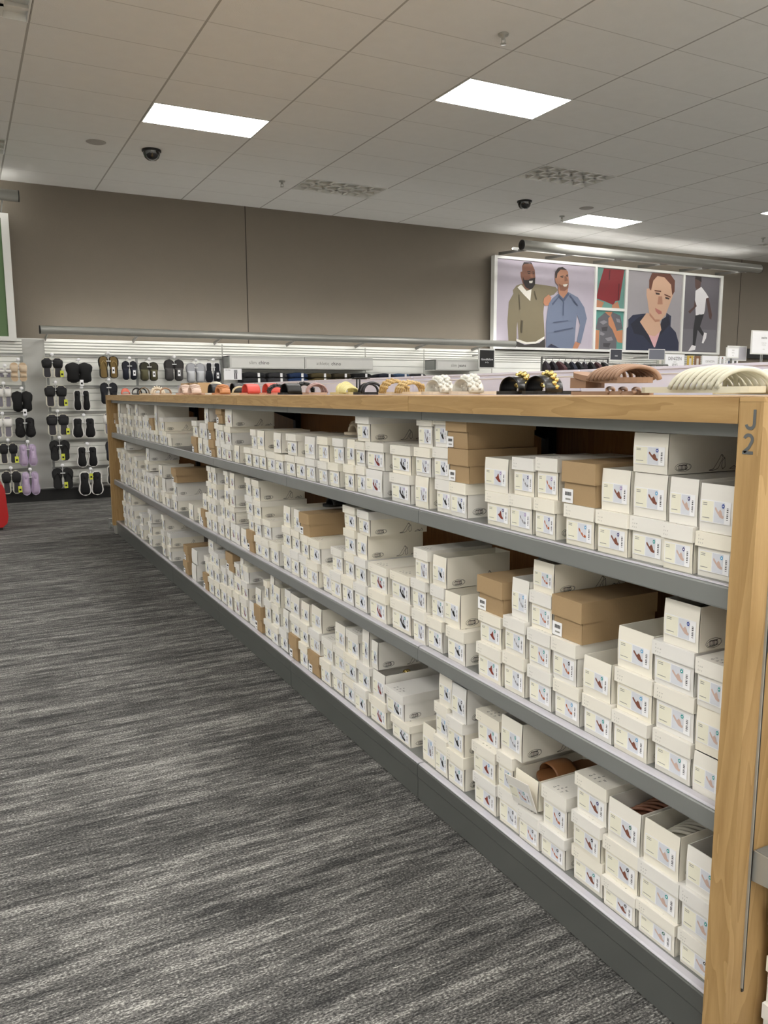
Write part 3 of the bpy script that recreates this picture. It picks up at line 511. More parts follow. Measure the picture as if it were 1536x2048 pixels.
for s, c, lv, y0, y1, z0, z1, ki, si, di in BOXES:
    k, sh, dt = ('w', 'f', 'o', 'b')[ki], ('s', 'p', 't', 'g', 'r', 'k', 'h', 'c', 'e', 'n', 'l', 'm', '-')[si], ('nv', 'b1', 'b2', 'te', 'dt', 'bk', 'pu', 'gy', '-')[di]
    brown = k == 'b'
    if brown: look = 'brown cardboard shoe box, price sticker'
    elif sh in SHOE: look = {'w': 'lidded', 'f': 'lidless', 'o': 'open'}[k]+' white shoe box, '+SHOE[sh][0]+' label'
    else: look = {'w': 'lidded', 'f': 'lidless', 'o': 'open'}[k]+' white shoe box, plain end'
    rng = random.Random(s*1000+c*10+lv)
    t = thing('shoe_box', '%s, %s, %s stack from post, %s' % (look, TIER[s], ORD[c-1], LV[lv]), 'shoe box', (1.346+rng.uniform(-.004, .007)-(.003 if brown else 0)+.003, (y0+y1)/2, z0+.0004), rng.uniform(-.008, .008), 'shoe boxes on the '+TIER[s])
    t.scale = (1 if y0 < 7 else 1, (y1-y0)/BW*.985, (z1-z0-.0008)/(BH+.0008))
    link('body', M_TRAY['b' if brown else 'w'], t)
    if k in 'wb': link('lid', M_LID['b' if brown else 'w'], t)
    if brown: link('price_sticker', M_STICK, t)
    elif sh in SHOE:
        kk = (sh, dt, k == 'w')
        if kk not in M_LAB: M_LAB[kk] = mesh_of(label_mesh(sh, dt, k == 'w'), 'product_label')
        link('product_label', M_LAB[kk], t)
    OPENB[(s, c, lv)] = (y0, y1, z0, z1)

# ---------------------------------------------------------------- sandals
def hw(t):      # half width of a sole, heel t=0, toe t=1
    pts = [(0, .0), (.03, .55), (.10, .80), (.25, .78), (.45, .72), (.62, .92), (.78, 1.0), (.90, .86), (.97, .50), (1, 0)]
    for (a, p), (b, q) in zip(pts, pts[1:]):
        if t <= b:
            f = (t-a)/(b-a); f = f*f*(3-2*f) if 0 < a < .9 else (math.sqrt(max(0, 1-(1-f)**2)) if a == 0 else f); return p+(q-p)*f
    return 0
TS = [0, .01, .03, .06, .10, .18, .28, .38, .48, .58, .68, .78, .86, .92, .96, .985, 1]
def sole(mb, L, Wd, z0, th, m, heel=0, top=None, z=lambda t: 0):
    o = [(t, hw(t)) for t in TS]
    vs = []; n = len(o)
    for t, w in o:
        for y, zz in ((-1, 0), (1, 0), (1, th), (-1, th)):
            vs.append((t*L, y*w*Wd/2, z0+zz+z(t)))
    fs = [(i*4+a, (i+1)*4+a, (i+1)*4+b, i*4+b) for i in range(n-1) for a, b in ((0, 1), (1, 2), (3, 0))]
    mb.add(vs, fs, m, None, False)
    mb.add(vs, [(i*4+2, (i+1)*4+2, (i+1)*4+3, i*4+3) for i in range(n-1)], top or m)
    if heel: mb.box(.012*L, .26*L, -Wd*.34, Wd*.34, 0, z0+.001+z(.1), m)
def arc(x0, x1, w, h, z0, n=14, bulge=1.0):
    return [(x0+(x1-x0)*(i/n), -w*math.cos(math.pi*i/n), z0+h*math.sin(math.pi*i/n)**.8*bulge) for i in range(n+1)]
def sandal(label, loc, rz, col, scol=None, style='tubes', L=.235, h=.042, group='sandals displayed on top of the shelving', n=5, lift=.004, th=.010, heel=0, shared=None):
    t = thing('sandal', label, 'sandal', (loc[0], loc[1], loc[2]), rz, group)
    dim = lambda c: tuple(int(v*.87) for v in c)     # leather and strap colours
    m = cm(*dim(col), .5); ms = cm(*dim(scol or col), .55); Wd = .082
    zf = (lambda q: (.018*max(0, (.55-q)/.55)**1.5 if heel else 0))
    mb = MB(); sole(mb, L, Wd, lift, th, ms, heel, top=ms, z=zf); mb.build('sole', t)
    zt = lift+th; mb = MB()
    if style == 'tubes':
        for k in range(n):
            x = L*(.60+.34*k/max(1, n-1)); mb.tube(arc(x+.010, x-.060, Wd*.47, h*(1-.10*k), zt-.004), .0042, m, 7)
    elif style == 'fan':                               # bundle of round straps crossing the foot on a slant
        for k in range(n):
            x = L*(.36+.40*k/max(1, n-1)); mb.tube(arc(x, min(x+.085, L*.97), Wd*.50, h*(1-.025*abs(k-3)), zt-.004, 16), .0048, m, 8)
        for k in range(3): mb.tube(arc(L*(.62+.08*k), L*(.50+.09*k), Wd*.46, h*.80, zt-.004, 16), .0046, m, 8)
    elif style == 'band':
        mb.tube(arc(L*.66, L*.66, Wd*.49, h, zt-.004), 0, m, 10, flat=(.038, .003, (1, 0, 0)))
    elif style == 'puff':
        mb.tube(arc(L*.66, L*.66, Wd*.50, h, zt-.004, 18), 0, m, 12, flat=(.034, .011, (1, 0, 0)))
        for k in range(7):
            q = math.pi*(k+.5)/7; mb.tube([(L*.66-.03, -Wd*.5*math.cos(q), zt+h*math.sin(q)+.006), (L*.66, -Wd*.5*math.cos(q+.1), zt+h*math.sin(q)+.012), (L*.66+.03, -Wd*.5*math.cos(q), zt+h*math.sin(q)+.006)], .006, m, 6)
    elif style in ('beads', 'braid', 'chain'):
        for k in range(n):
            x = L*(.60+(.14 if style == 'braid' else .28)*k/max(1, n-1)); a = arc(x-.02, x+.01, Wd*.5, h*(1-.06*k), zt-.004, 16)
            mb.tube(a, .0035 if style != 'chain' else .003, m, 6)
            for j in range(1, 16):
                p = Vector(a[j]); r = .0062 if style == 'beads' else .0085
                if style == 'beads' and j % 2: continue
                d = Vector(a[j])-Vector(a[j-1]); mb.tube([p-d*.55+Vector((.004*(-1)**j, 0, 0)), p+Vector((.005*(-1)**j, 0, .002)), p+d*.55+Vector((.004*(-1)**j, 0, 0))], [r*.6, r, r*.6], m if style != 'chain' else cm(214, 190, 120, .25, metal=.8), 7)
        if style == 'braid': mb.tube(arc(L*.67, L*.67, Wd*.50, h*.84, zt-.004), 0, m, 10, flat=(.030, .003, (1, 0, 0)))
        if style == 'chain': mb.tube(arc(L*.66, L*.66, Wd*.50, h*.86, zt-.004), 0, cm(18, 17, 18, .3), 10, flat=(.034, .003, (1, 0, 0)))
    elif style == 'cross':
        for k in range(n):
            s = (-1)**k; mb.tube(arc(L*(.52+.05*k), L*(.72+.05*k) if s > 0 else L*(.40+.05*k), Wd*.48, h*(1-.05*k), zt-.004), 0, m, 8, flat=(.011, .003, (1, 0, 0)))
    elif style == 'ankle':
        mb.tube(arc(L*.78, L*.70, Wd*.48, h*.75, zt-.004), .004, m, 7); mb.tube(arc(L*.66, L*.74, Wd*.48, h*.8, zt-.004), .004, m, 7)
        mb.tube([(L*.03+.03*(1-math.cos(q)), Wd*.36*math.sin(q)*(1 if q < 9 else 1), zt+.055) for q in [2*math.pi*k/18 for k in range(19)]], .003, m, 6); mb.tube([(L*.02, 0, zt-.01), (L*.03, 0, zt+.055)], .004, m, 6)
    mb.build('strap', t)
    return t
TZ = TOP
# nearest ones at the near end of the top board
sandal('brown multi-strap slide lying on top of its mate', (1.335, 1.525, TZ+.020), -math.pi/2-.05, (176, 138, 112), (170, 130, 102), 'fan', n=8, h=.030, th=.012, lift=.010, heel=1)
sandal('brown multi-strap slide underneath its mate', (1.345, 1.545, TZ+.0), -math.pi/2+.02, (190, 152, 126), (184, 146, 118), n=3, h=.012, th=.009, lift=.003)
sandal('cream multi-strap slide nearest the camera', (1.335, 1.305, TZ), -math.pi/2-.04, (242, 236, 214), (238, 230, 204), 'fan', n=9, h=.042, L=.30, th=.012, lift=.008)
sandal('cream multi-strap slide behind the nearest one', (1.46, 1.22, TZ), -math.pi/2-.10, (240, 234, 212), (234, 226, 198), 'fan', n=8, h=.044, L=.26)
TOPS = [
 ('black slide with gold chain, nearer of the two', 1.45, 1.80, 1.75, (18, 17, 18), None, 'chain', 1, .052), ('black slide with gold chain, farther of the two', 1.45, 1.92, 1.60, (18, 17, 18), None, 'chain', 1, .052),
 ('white braided sandal, nearer of the pair', 1.42, 2.13, 1.70, (240, 238, 230), (230, 214, 196), 'braid', 2, .050), ('white braided sandal, farther of the pair', 1.42, 2.30, 1.60, (240, 238, 230), (230, 214, 196), 'braid', 2, .050),
 ('tan bamboo-beaded sandal, nearer of the pair', 1.42, 2.52, 1.2, (222, 190, 130), (232, 210, 180), 'beads', 4, .040), ('tan bamboo-beaded sandal, farther of the pair', 1.43, 2.66, 1.1, (214, 180, 118), (232, 210, 180), 'beads', 4, .048),
 ('black thin-strap ankle sandal beside the pale yellow sandals', 1.41, 2.80, 1.25, (26, 25, 30), None, 'ankle', 2, .050), ('black thin-strap sandal between yellow and beaded sandals', 1.46, 2.93, 1.1, (28, 27, 32), None, 'ankle', 2, .048),
 ('pale yellow puffy strap sandal, nearer of the pair', 1.42, 3.02, 1.3, (240, 228, 160), (236, 218, 160), 'tubes', 6, .044), ('pale yellow puffy strap sandal, farther of the pair', 1.46, 3.14, 1.25, (240, 228, 160), (236, 218, 160), 'tubes', 6, .040),
 ('dusty pink strappy sandal, nearer of the pair', 1.42, 3.36, 1.35, (196, 160, 156), (206, 172, 150), 'cross', 4, .044), ('dusty pink strappy sandal, farther of the pair', 1.47, 3.48, 1.25, (196, 160, 156), (206, 172, 150), 'cross', 4, .040),
 ('glossy black slide beside the pink sandals', 1.42, 3.66, 1.6, (14, 14, 16), None, 'band', 1, .046), ('black beaded sandal between glossy black and coral', 1.42, 3.86, 1.3, (20, 19, 21), (226, 150, 130), 'braid', 2, .040), ('black beaded sandal behind the glossy black slide', 1.50, 3.70, 1.3, (20, 19, 21), None, 'braid', 2, .048),
 ('coral red puffy sandal, nearer of the pair', 1.46, 4.04, 1.5, (236, 92, 80), (226, 160, 130), 'band', 1, .050), ('coral red puffy sandal, farther of the pair', 1.42, 4.26, 1.5, (232, 84, 74), (226, 160, 130), 'band', 1, .050),
 ('cream knotted sandal beside the coral ones', 1.43, 4.50, 1.2, (232, 214, 180), (230, 206, 170), 'cross', 3, .040), ('tan orange scrunched-band sandal', 1.42, 4.80, 1.6, (214, 146, 96), (206, 150, 110), 'puff', 1, .036),
 ('black slide behind the scrunched orange sandal', 1.52, 4.82, 1.5, (20, 20, 22), None, 'band', 1, .062), ('black slide with white lining beside the cream fluffy one', 1.44, 5.02, 1.5, (22, 22, 24), (230, 226, 216), 'band', 1, .058), ('cream fluffy slide left of the black ones', 1.50, 5.22, 1.5, (236, 230, 212), None, 'puff', 1, .058),
 ('blush pink slide, nearer of the pair', 1.42, 5.46, 1.6, (232, 206, 192), (206, 168, 146), 'puff', 1, .044), ('blush pink slide, farther of the pair', 1.42, 5.72, 1.6, (232, 206, 192), (206, 168, 146), 'puff', 1, .044),
 ('brown and cream crossed sandal beside the display carton', 1.42, 6.34, 1.3, (190, 150, 116), (226, 200, 170), 'cross', 4, .046), ('cream bow sandal left of the brown one', 1.42, 6.66, 1.3, (240, 226, 204), (230, 206, 180), 'puff', 2, .044), ('cream bow sandal at the back left', 1.50, 6.95, 1.3, (240, 226, 204), (230, 206, 180), 'puff', 2, .040),
 ('olive brown insole sandal, upright by the cream bows', 1.42, 7.15, 1.4, (150, 116, 66), (224, 200, 160), 'band', 1, .052), ('black patent strap sandal near the far end', 1.42, 7.48, 1.3, (18, 17, 18), None, 'cross', 4, .054), ('black patent strap sandal behind its mate', 1.50, 7.66, 1.3, (18, 17, 18), None, 'cross', 4, .054),
 ('orange coral caged sandal at the far end', 1.42, 8.04, 1.3, (222, 110, 84), (220, 140, 110), 'tubes', 6, .052)]
for lb, x, y, a, c1, c2, st, n, h in TOPS:
    L = .20
    rz = -math.pi/2 + (.12 if a > 1.4 else -.1)
    if a > 1.45: rz = math.pi+.1 if st in ('chain', 'band', 'puff', 'braid') else rz; 
    if a > 1.45: sandal(lb, (x+.12, y, TZ), rz, c1, c2, st, L=.20, n=n, h=h)
    else: sandal(lb, (x, y+.10, TZ), rz, c1, c2, st, L=.20, n=n, h=h)
MB().box(1.50, 1.62, 5.70, 6.20, TZ, TZ+.088, KRAFT).box(1.497, 1.5, 5.94, 5.95, TZ+.001, TZ+.088, SEAMD).build('carton', label='plain brown cardboard carton standing among sandals on the top board', category='box')
# shoes inside the open boxes
def inbox(key, label, col, style, n=5, up=.035, h=.035):
    y0, y1, z0, z1 = OPENB[key]; z = z0+.012
    sandal(label, (1.60, (y0+y1)/2, z+up), math.pi, col, None, style, L=.21, n=n, h=h, group='sandals lying in open boxes')
for o in [o for o in COL.objects if o.get('label', '').startswith('open white shoe box, tan sandal label, bottom shelf, sixth')]:
    MB().box(-.0022, 0, -BW/2, BW/2-.006, 0, BH, CARD).build('torn_flap', o)
    for ch in o.children:
        if ch.name.startswith(('torn_flap', 'product_label')): ch.rotation_euler = (math.radians(-5), math.radians(-15), math.radians(3)); ch.location = (-.006, 0, -.004)
inbox((3, 6, 1), 'brown flat sandal lying in the torn open box', (150, 100, 62), 'band', up=.045)
inbox((3, 3, 2), 'brown ribbed slide in an open box on the bottom shelf', (150, 100, 74), 'tubes', 5, .035, .030)
inbox((3, 2, 2), 'cream ribbed slide in an open box on the bottom shelf', (220, 214, 198), 'tubes', 6, .035, .030)
inbox((2, 2, 3), 'grey ribbed slide in the open box beside the near post', (120, 112, 104), 'tubes', 5, .035, .030)
inbox((3, 13, 1), 'gold studded sandal in the wide open box', (176, 136, 70), 'chain', 1, .03, .034)
_p = sandal('black strappy sandal lying on the boxes of the middle shelf', (1.66, 3.40, .8790), math.pi, (16, 16, 18), None, 'puff', L=.20, h=.030, group='loose sandals')
_p = sandal('beige bow sandal lying on the boxes of the top shelf', (1.60, 3.02, 1.2310), math.pi, (206, 190, 166), None, 'puff', L=.20, h=.034, group='loose sandals')

# ---------------------------------------------------------------- end cap at the near end
t = thing('end_cap_shelf', 'grey metal end cap bracket and shelf holding white boxes at right edge', 'shelf bracket')
MB().prism([(1.336, .968, .50), (1.336, .90, .50), (1.336, .86, .47), (1.336, .86, .448), (1.336, .968, .435)], (.004, 0, 0), CHROME).build('bracket', t)
MB().box(1.341, 1.9, .70, .968, .495, .500, GREYM).build('shelf_plate', t)
MB().prism([(1.336, .968, .98), (1.336, .90, .98), (1.336, .90, .925), (1.336, .968, .91)], (.004, 0, 0), CHROME).build('bracket', t)
MB().box(1.341, 1.9, .70, .968, .975, .980, GREYM).build('shelf_plate', t)
MB().box(1.336, 1.9, .70, .968, .0, .055, DKM).build('base_shelf', t)
for k, z in enumerate([.056, .161, .266, .371, .501, .606, .711, .816]):
    b = thing('shoe_box', 'white lidded shoe box at the right edge, %s, end cap' % (['bottom one', 'second up', 'third up', 'fourth up', 'first above the grey bracket', 'second above the bracket', 'third above the bracket', 'topmost'][k]), 'shoe box', (1.375+BW/2+.004*(k % 2), .70, z), math.pi/2, 'shoe boxes on the end cap')
    link('body', M_TRAY['w'], b); link('lid', M_LID['w'], b)

# ---------------------------------------------------------------- valance tubes with lamps
LAMP = mat('fluorescent_lamp', (255, 255, 255), .5, emit=(1, .98, .93, STRIP_POWER))
def valance(label, x0, x1, y, z, r, brk, wall=11.60, lamp_y=None, lamp_z=None, zb=None):
    t = thing('valance_light', label, 'light valance', (0, 0, 0))
    MB().tube([(x0, y, z), (x1, y, z)], r, CHROME, 28).build('tube', t)
    MB().tube([(x0-.012, y, z), (x0, y, z)], r*1.02, BLACK, 28).build('end_cap', t)
    MB().tube([(x1, y, z), (x1+.012, y, z)], r*1.02, BLACK, 28).build('end_cap', t)
    zb = zb or z-.12
    for x in brk: MB().prism([(x, y+r*.5, z-r*.9), (x, y+r*.5, z-r*.4), (x, wall, zb+.05), (x, wall, zb)], (.012, 0, 0), RACKM).build('bracket', t)
    MB().tube([(x0+.05, lamp_y, lamp_z), (x1-.05, lamp_y, lamp_z)], .014, LAMP, 8).build('lamp', t)
    MB().box(x0+.03, x1-.03, lamp_y-.045, lamp_y-.035, lamp_z-.03, lamp_z+.02, WHITE).build('lamp_tray', t)
valance('long silver tube valance light over the wall of hanging shoes and chinos', .96, 8.37, 11.19, 2.215, .052, (1.04, 2.16, 3.30, 4.41, 5.56, 6.66, 7.76), lamp_y=11.36, lamp_z=2.235)
valance('silver tube valance light above the four-part menswear poster', 8.17, 13.86, 10.78, 3.75, .078, (8.3, 9.3, 10.4, 11.5, 12.6, 13.6), lamp_y=11.1, lamp_z=3.745, zb=3.72)
valance('silver tube valance light cut by the left edge above the green poster', -3.0, .80, 11.09, 3.79, .066, (.62, -1, -2.5), lamp_y=11.36, lamp_z=3.81, zb=3.66)

# ---------------------------------------------------------------- posters
PC = {'olive': (122, 112, 88), 'olived': (80, 72, 54), 'gap': (172, 164, 174), 'trouser': (56, 52, 48), 'cream': (226, 222, 212), 'skin1': (120, 78, 60), 'skin1b': (140, 92, 70), 'beard': (28, 20, 18), 'skin2': (176, 122, 92), 'skin3': (168, 120, 94), 'skin3b': (126, 84, 64),
      'hair': (38, 28, 26), 'blue': (104, 114, 136), 'blued': (70, 80, 104), 'navy': (36, 42, 66), 'navyd': (22, 27, 46), 'red': (128, 28, 36), 'redd': (84, 16, 22), 'camo': (96, 94, 100), 'camol': (134, 132, 138), 'camod': (66, 64, 68), 'skin4': (186, 128, 92), 'skin5': (204, 166, 140), 'skin5b': (176, 128, 104),
      'pink': (212, 168, 172), 'auburn': (98, 54, 36), 'eye': (60, 44, 40), 'lip': (178, 112, 102), 'grey2': (112, 110, 116), 'skin6': (84, 60, 54), 'white': (226, 224, 226), 'black': (32, 32, 36)}
for k, c in PC.items(): PC[k] = mat('print_'+k, c, .55)
PY = 11.53
t = thing('poster', 'wide white-framed menswear poster with four photo sections of men', 'poster')
mb = MB()
for a, b, c, d in ((8.15, 13.74, 3.655, 3.70), (8.15, 13.74, 2.15, 2.19), (8.15, 8.21, 2.19, 3.655), (13.665, 13.74, 2.19, 3.655), (10.38, 10.43, 2.19, 3.655), (11.125, 11.185, 2.19, 3.655), (12.62, 12.67, 2.19, 3.655), (10.43, 11.125, 2.895, 2.945)): mb.box(a, b, 11.50, 11.60, c, d, WHITE)
mb.build('frame', t)
secs = [(8.21, 10.38, 2.19, 3.655, (176, 168, 180)), (10.43, 11.125, 2.945, 3.655, (104, 146, 138)), (10.43, 11.125, 2.19, 2.895, (90, 148, 138)), (11.185, 12.62, 2.19, 3.655, (160, 156, 160)), (12.67, 13.665, 2.19, 3.655, (104, 100, 106))]
PO = [('olive',[(8.497,2.154),(8.457,2.609),(8.478,2.946),(8.571,3.088),(8.56,3.149),(8.635,3.229),(8.732,3.265),(9.007,3.281),(9.248,3.272),(9.493,3.254),(9.547,3.202),(9.457,3.119),(9.336,3.081),(9.256,3.046),(9.233,2.794),(9.277,2.386),(9.158,2.295),(8.837,2.271),(8.658,2.329),(8.649,2.158)]),('gap',[(8.671,2.617),(8.701,2.33),(8.658,2.329),(8.643,2.157),(8.663,2.306),(8.657,2.523)]),('trouser',[(8.659,2.29),(8.839,2.232),(9.159,2.272),(9.282,2.354),(9.294,2.168),(8.676,2.155)]),('cream',[(8.654,2.332),(8.877,2.277),(9.077,2.293),(9.267,2.389),(9.262,2.341),(9.078,2.257),(8.858,2.245),(8.663,2.287)]),('cream',[(8.656,3.2),(8.732,3.253),(8.853,3.149),(8.96,3.186),(8.937,2.984),(8.795,3.085)]),('skin1',[(8.744,3.556),(8.781,3.607),(8.958,3.613),(9.02,3.513),(9.038,3.376),(9.008,3.25),(8.911,3.171),(8.812,3.186),(8.761,3.282),(8.719,3.387),(8.713,3.462),(8.75,3.472)]),('beard',[(8.764,3.389),(8.799,3.33),(8.887,3.336),(8.926,3.361),(9.034,3.383),(9.032,3.267),(8.98,3.202),(8.931,3.177),(8.831,3.21),(8.78,3.283)]),('beard',[(8.744,3.556),(8.781,3.63),(8.937,3.637),(8.97,3.598),(8.918,3.616),(8.791,3.601)]),('cream',[(8.897,3.321),(8.982,3.332),(8.971,3.291),(8.912,3.285)]),('beard',[(8.853,3.479),(8.922,3.491),(8.922,3.476),(8.86,3.466)]),('beard',[(8.966,3.486),(9.017,3.482),(9.014,3.469),(8.966,3.472)]),('beard',[(8.868,3.454),(8.919,3.457),(8.915,3.442),(8.872,3.439)]),('beard',[(8.97,3.456),(9.014,3.456),(9.01,3.442),(8.975,3.442)]),('skin1b',[(8.923,3.438),(8.963,3.44),(8.988,3.38),(8.925,3.376)]),('skin2',[(9.235,3.045),(9.334,3.116),(9.397,3.069),(9.381,2.958),(9.341,2.928),(9.26,2.918),(9.224,2.966)]),('olived',[(8.682,3.079),(8.698,3.08),(8.724,2.835),(8.708,2.827)]),('olived',[(9.011,3.158),(9.027,3.159),(9.079,3.022),(9.065,3.013)]),('olived',[(8.748,2.65),(8.788,2.644),(8.774,2.434),(8.744,2.441)]),('blue',[(9.304,2.176),(9.293,2.639),(9.34,2.956),(9.418,3.054),(9.539,3.139),(9.786,3.176),(10.0,3.099),(10.157,2.93),(10.226,2.738),(10.164,2.509),(10.099,2.279),(10.007,2.322),(10.074,2.619),(9.991,2.802),(9.969,2.567),(9.949,2.174),(9.615,2.178),(9.415,2.262)]),('navy',[(9.309,2.169),(9.415,2.251),(9.615,2.17)]),('skin2',[(9.91,2.172),(9.969,2.316),(10.088,2.287),(10.028,2.174)]),('skin3',[(9.535,3.249),(9.763,3.246),(9.757,3.134),(9.665,3.066),(9.559,3.14)]),('skin3',[(9.468,3.511),(9.533,3.585),(9.646,3.6),(9.752,3.529),(9.779,3.373),(9.773,3.262),(9.692,3.191),(9.588,3.197),(9.529,3.295),(9.481,3.324),(9.463,3.401)]),('hair',[(9.468,3.401),(9.468,3.511),(9.533,3.588),(9.625,3.604),(9.73,3.559),(9.585,3.557),(9.516,3.49),(9.498,3.403)]),('skin3b',[(9.543,3.312),(9.636,3.286),(9.77,3.341),(9.767,3.246),(9.686,3.191),(9.588,3.197)]),('cream',[(9.642,3.302),(9.756,3.321),(9.724,3.272),(9.664,3.269)]),('hair',[(9.579,3.44),(9.651,3.46),(9.651,3.444),(9.584,3.424)]),('hair',[(9.702,3.471),(9.754,3.482),(9.754,3.466),(9.709,3.457)]),('hair',[(9.6,3.425),(9.645,3.437),(9.646,3.423),(9.605,3.413)]),('hair',[(9.713,3.451),(9.75,3.46),(9.751,3.447),(9.718,3.439)]),('skin3b',[(9.668,3.445),(9.703,3.45),(9.754,3.379),(9.679,3.359)]),('blued',[(9.56,3.124),(9.655,3.058),(9.765,3.182),(9.784,3.136),(9.668,3.003),(9.55,3.092)]),('blued',[(9.657,3.003),(9.678,3.004),(9.677,2.765),(9.656,2.764)]),('blued',[(9.401,2.959),(9.55,3.092),(9.561,3.08),(9.423,2.928)]),('blued',[(9.809,3.137),(10.006,2.955),(9.99,2.941),(9.799,3.117)]),('blued',[(9.458,2.486),(9.895,2.565),(9.906,2.549),(9.48,2.468)]),('blued',[(9.432,2.644),(9.784,2.689),(9.785,2.676),(9.453,2.629)]),('red',[(10.602,3.645),(11.104,3.648),(11.07,3.449),(11.009,3.092),(10.909,3.079),(10.868,3.003),(10.664,3.059),(10.442,3.105),(10.506,3.367)]),('skin2',[(10.443,3.089),(10.632,3.041),(10.581,2.937),(10.439,2.934)]),('skin2',[(10.834,3.001),(10.965,3.078),(11.022,2.948),(10.826,2.943)]),('redd',[(10.736,3.624),(10.758,3.626),(10.749,3.447),(10.731,3.446)]),('redd',[(10.971,3.394),(10.993,3.395),(10.991,3.091),(10.969,3.09)]),('camo',[(10.652,2.853),(10.84,2.878),(11.046,2.82),(11.116,2.58),(10.992,2.551),(10.975,2.367),(10.977,2.186),(10.551,2.182),(10.556,2.537),(10.456,2.559),(10.502,2.749)]),('skin4',[(10.446,2.542),(10.545,2.537),(10.54,2.187),(10.447,2.188)]),('skin4',[(10.752,2.759),(10.81,2.819),(10.907,2.665),(10.971,2.534),(11.117,2.564),(11.119,2.32),(11.004,2.331),(10.856,2.564),(10.762,2.643)]),('skin4',[(10.658,2.873),(10.845,2.881),(10.8,2.793),(10.731,2.824)]),('camol',[(10.538,2.685),(10.647,2.722),(10.738,2.692),(10.629,2.639)]),('camol',[(10.568,2.521),(10.681,2.475),(10.638,2.441),(10.56,2.455)]),('camol',[(10.685,2.393),(10.84,2.43),(10.889,2.365),(10.755,2.345)]),('camod',[(10.587,2.588),(10.742,2.61),(10.723,2.526),(10.612,2.523)]),('camod',[(10.645,2.309),(10.824,2.313),(10.783,2.229),(10.648,2.242)]),('camol',[(10.936,2.766),(11.027,2.753),(11.054,2.687),(10.962,2.7)]),('navy',[(11.192,2.177),(11.186,2.563),(11.255,2.629),(11.248,2.757),(11.361,2.846),(11.686,2.885),(11.948,2.565),(12.21,2.793),(12.233,2.921),(12.361,2.865),(12.359,2.667),(12.508,2.561),(12.601,2.363),(12.603,2.206)]),('navyd',[(11.312,2.674),(11.511,2.81),(11.657,2.858),(11.548,2.682),(11.832,2.474),(11.921,2.258),(11.651,2.469),(11.41,2.505)]),('navyd',[(12.118,2.79),(12.297,2.884),(12.34,2.71),(12.076,2.482),(11.967,2.259),(11.987,2.435)]),('skin5',[(11.546,2.725),(11.715,2.904),(12.056,2.787),(12.115,2.592),(11.958,2.412),(11.786,2.484)]),('pink',[(11.785,2.488),(11.954,2.467),(12.086,2.57),(12.047,2.459),(11.967,2.259),(11.936,2.263)]),('skin5',[(11.773,3.422),(11.885,3.567),(12.124,3.64),(12.32,3.475),(12.389,3.282),(12.314,3.104),(12.205,2.881),(12.059,2.75),(11.937,2.735),(11.783,2.863),(11.715,3.14),(11.683,3.224),(11.682,3.342),(11.753,3.356)]),('auburn',[(11.747,3.356),(11.738,3.505),(11.805,3.641),(12.276,3.66),(12.415,3.534),(12.417,3.328),(12.36,3.255),(12.315,3.453),(12.127,3.582),(11.944,3.592),(11.844,3.501),(11.795,3.316)]),('skin5b',[(11.998,3.219),(12.09,3.224),(12.115,3.073),(11.977,3.067)]),('skin5b',[(11.781,2.907),(11.934,2.783),(12.056,2.787),(12.059,2.75),(11.937,2.735),(11.784,2.851)]),('auburn',[(11.884,3.331),(12.058,3.326),(12.06,3.3),(11.889,3.308)]),('auburn',[(12.148,3.274),(12.321,3.231),(12.313,3.209),(12.149,3.248)]),('eye',[(11.908,3.288),(12.025,3.276),(12.021,3.246),(11.929,3.25)]),('eye',[(12.17,3.219),(12.288,3.203),(12.278,3.172),(12.185,3.181)]),('lip',[(11.914,2.999),(12.083,2.945),(12.105,2.898),(12.02,2.882),(11.94,2.935)]),('grey2',[(12.678,2.633),(13.645,2.642),(13.663,2.212),(12.685,2.208)]),('skin6',[(12.957,3.622),(13.14,3.644),(13.129,3.499),(13.115,3.387),(13.04,3.383),(12.98,3.446)]),('hair',[(12.965,3.653),(13.139,3.659),(13.148,3.545),(13.074,3.58),(12.975,3.601)]),('white',[(12.992,3.376),(13.148,3.46),(13.288,3.351),(13.373,3.266),(13.297,3.235),(13.281,3.014),(13.256,2.919),(13.14,2.93),(13.035,2.896),(12.992,3.203)]),('skin6',[(12.983,3.202),(13.047,3.082),(12.87,2.934),(12.816,2.968),(12.967,3.068)]),('skin6',[(13.296,3.244),(13.367,3.266),(13.493,2.933),(13.478,2.837),(13.419,2.862)]),('black',[(13.022,2.902),(13.261,2.939),(13.168,2.694),(13.302,2.544),(13.248,2.511),(13.108,2.624),(13.057,2.306),(12.99,2.327),(12.984,2.62)]),('white',[(12.872,2.207),(12.967,2.327),(13.08,2.307),(13.062,2.234)]),('white',[(13.242,2.374),(13.292,2.58),(13.369,2.569),(13.357,2.473),(13.286,2.366)])]
import itertools
for si, (a, b, c, d, col) in enumerate(secs):
    mb = MB(); mb.box(a, b, PY, PY+.02, c, d, cm(*col))
    n = 0
    for k, pts in PO:
        cx = sum(p[0] for p in pts)/len(pts); cz = sum(p[1] for p in pts)/len(pts)
        if a <= cx < b and c-.05 <= cz < d:
            n += 1; mb.poly([(min(max(x, a+.002), b-.002), PY-.0006*n, min(max(z, c+.002), d-.002)) for x, z in pts], PC[k])
    mb.build('printed_photo', t)
t = thing('poster', 'green poster in a white frame cut by the left edge', 'poster')
mb = MB(); mb.box(.61, .70, 11.50, 11.60, 2.085, 3.66, WHITE).box(-2.9, .61, 11.50, 11.60, 3.60, 3.66, WHITE).box(-2.9, .61, 11.50, 11.60, 2.085, 2.14, WHITE); mb.build('frame', t)
MB().box(-2.9, .61, 11.53, 11.56, 2.14, 3.60, cm(96, 122, 84)).build('printed_photo', t)

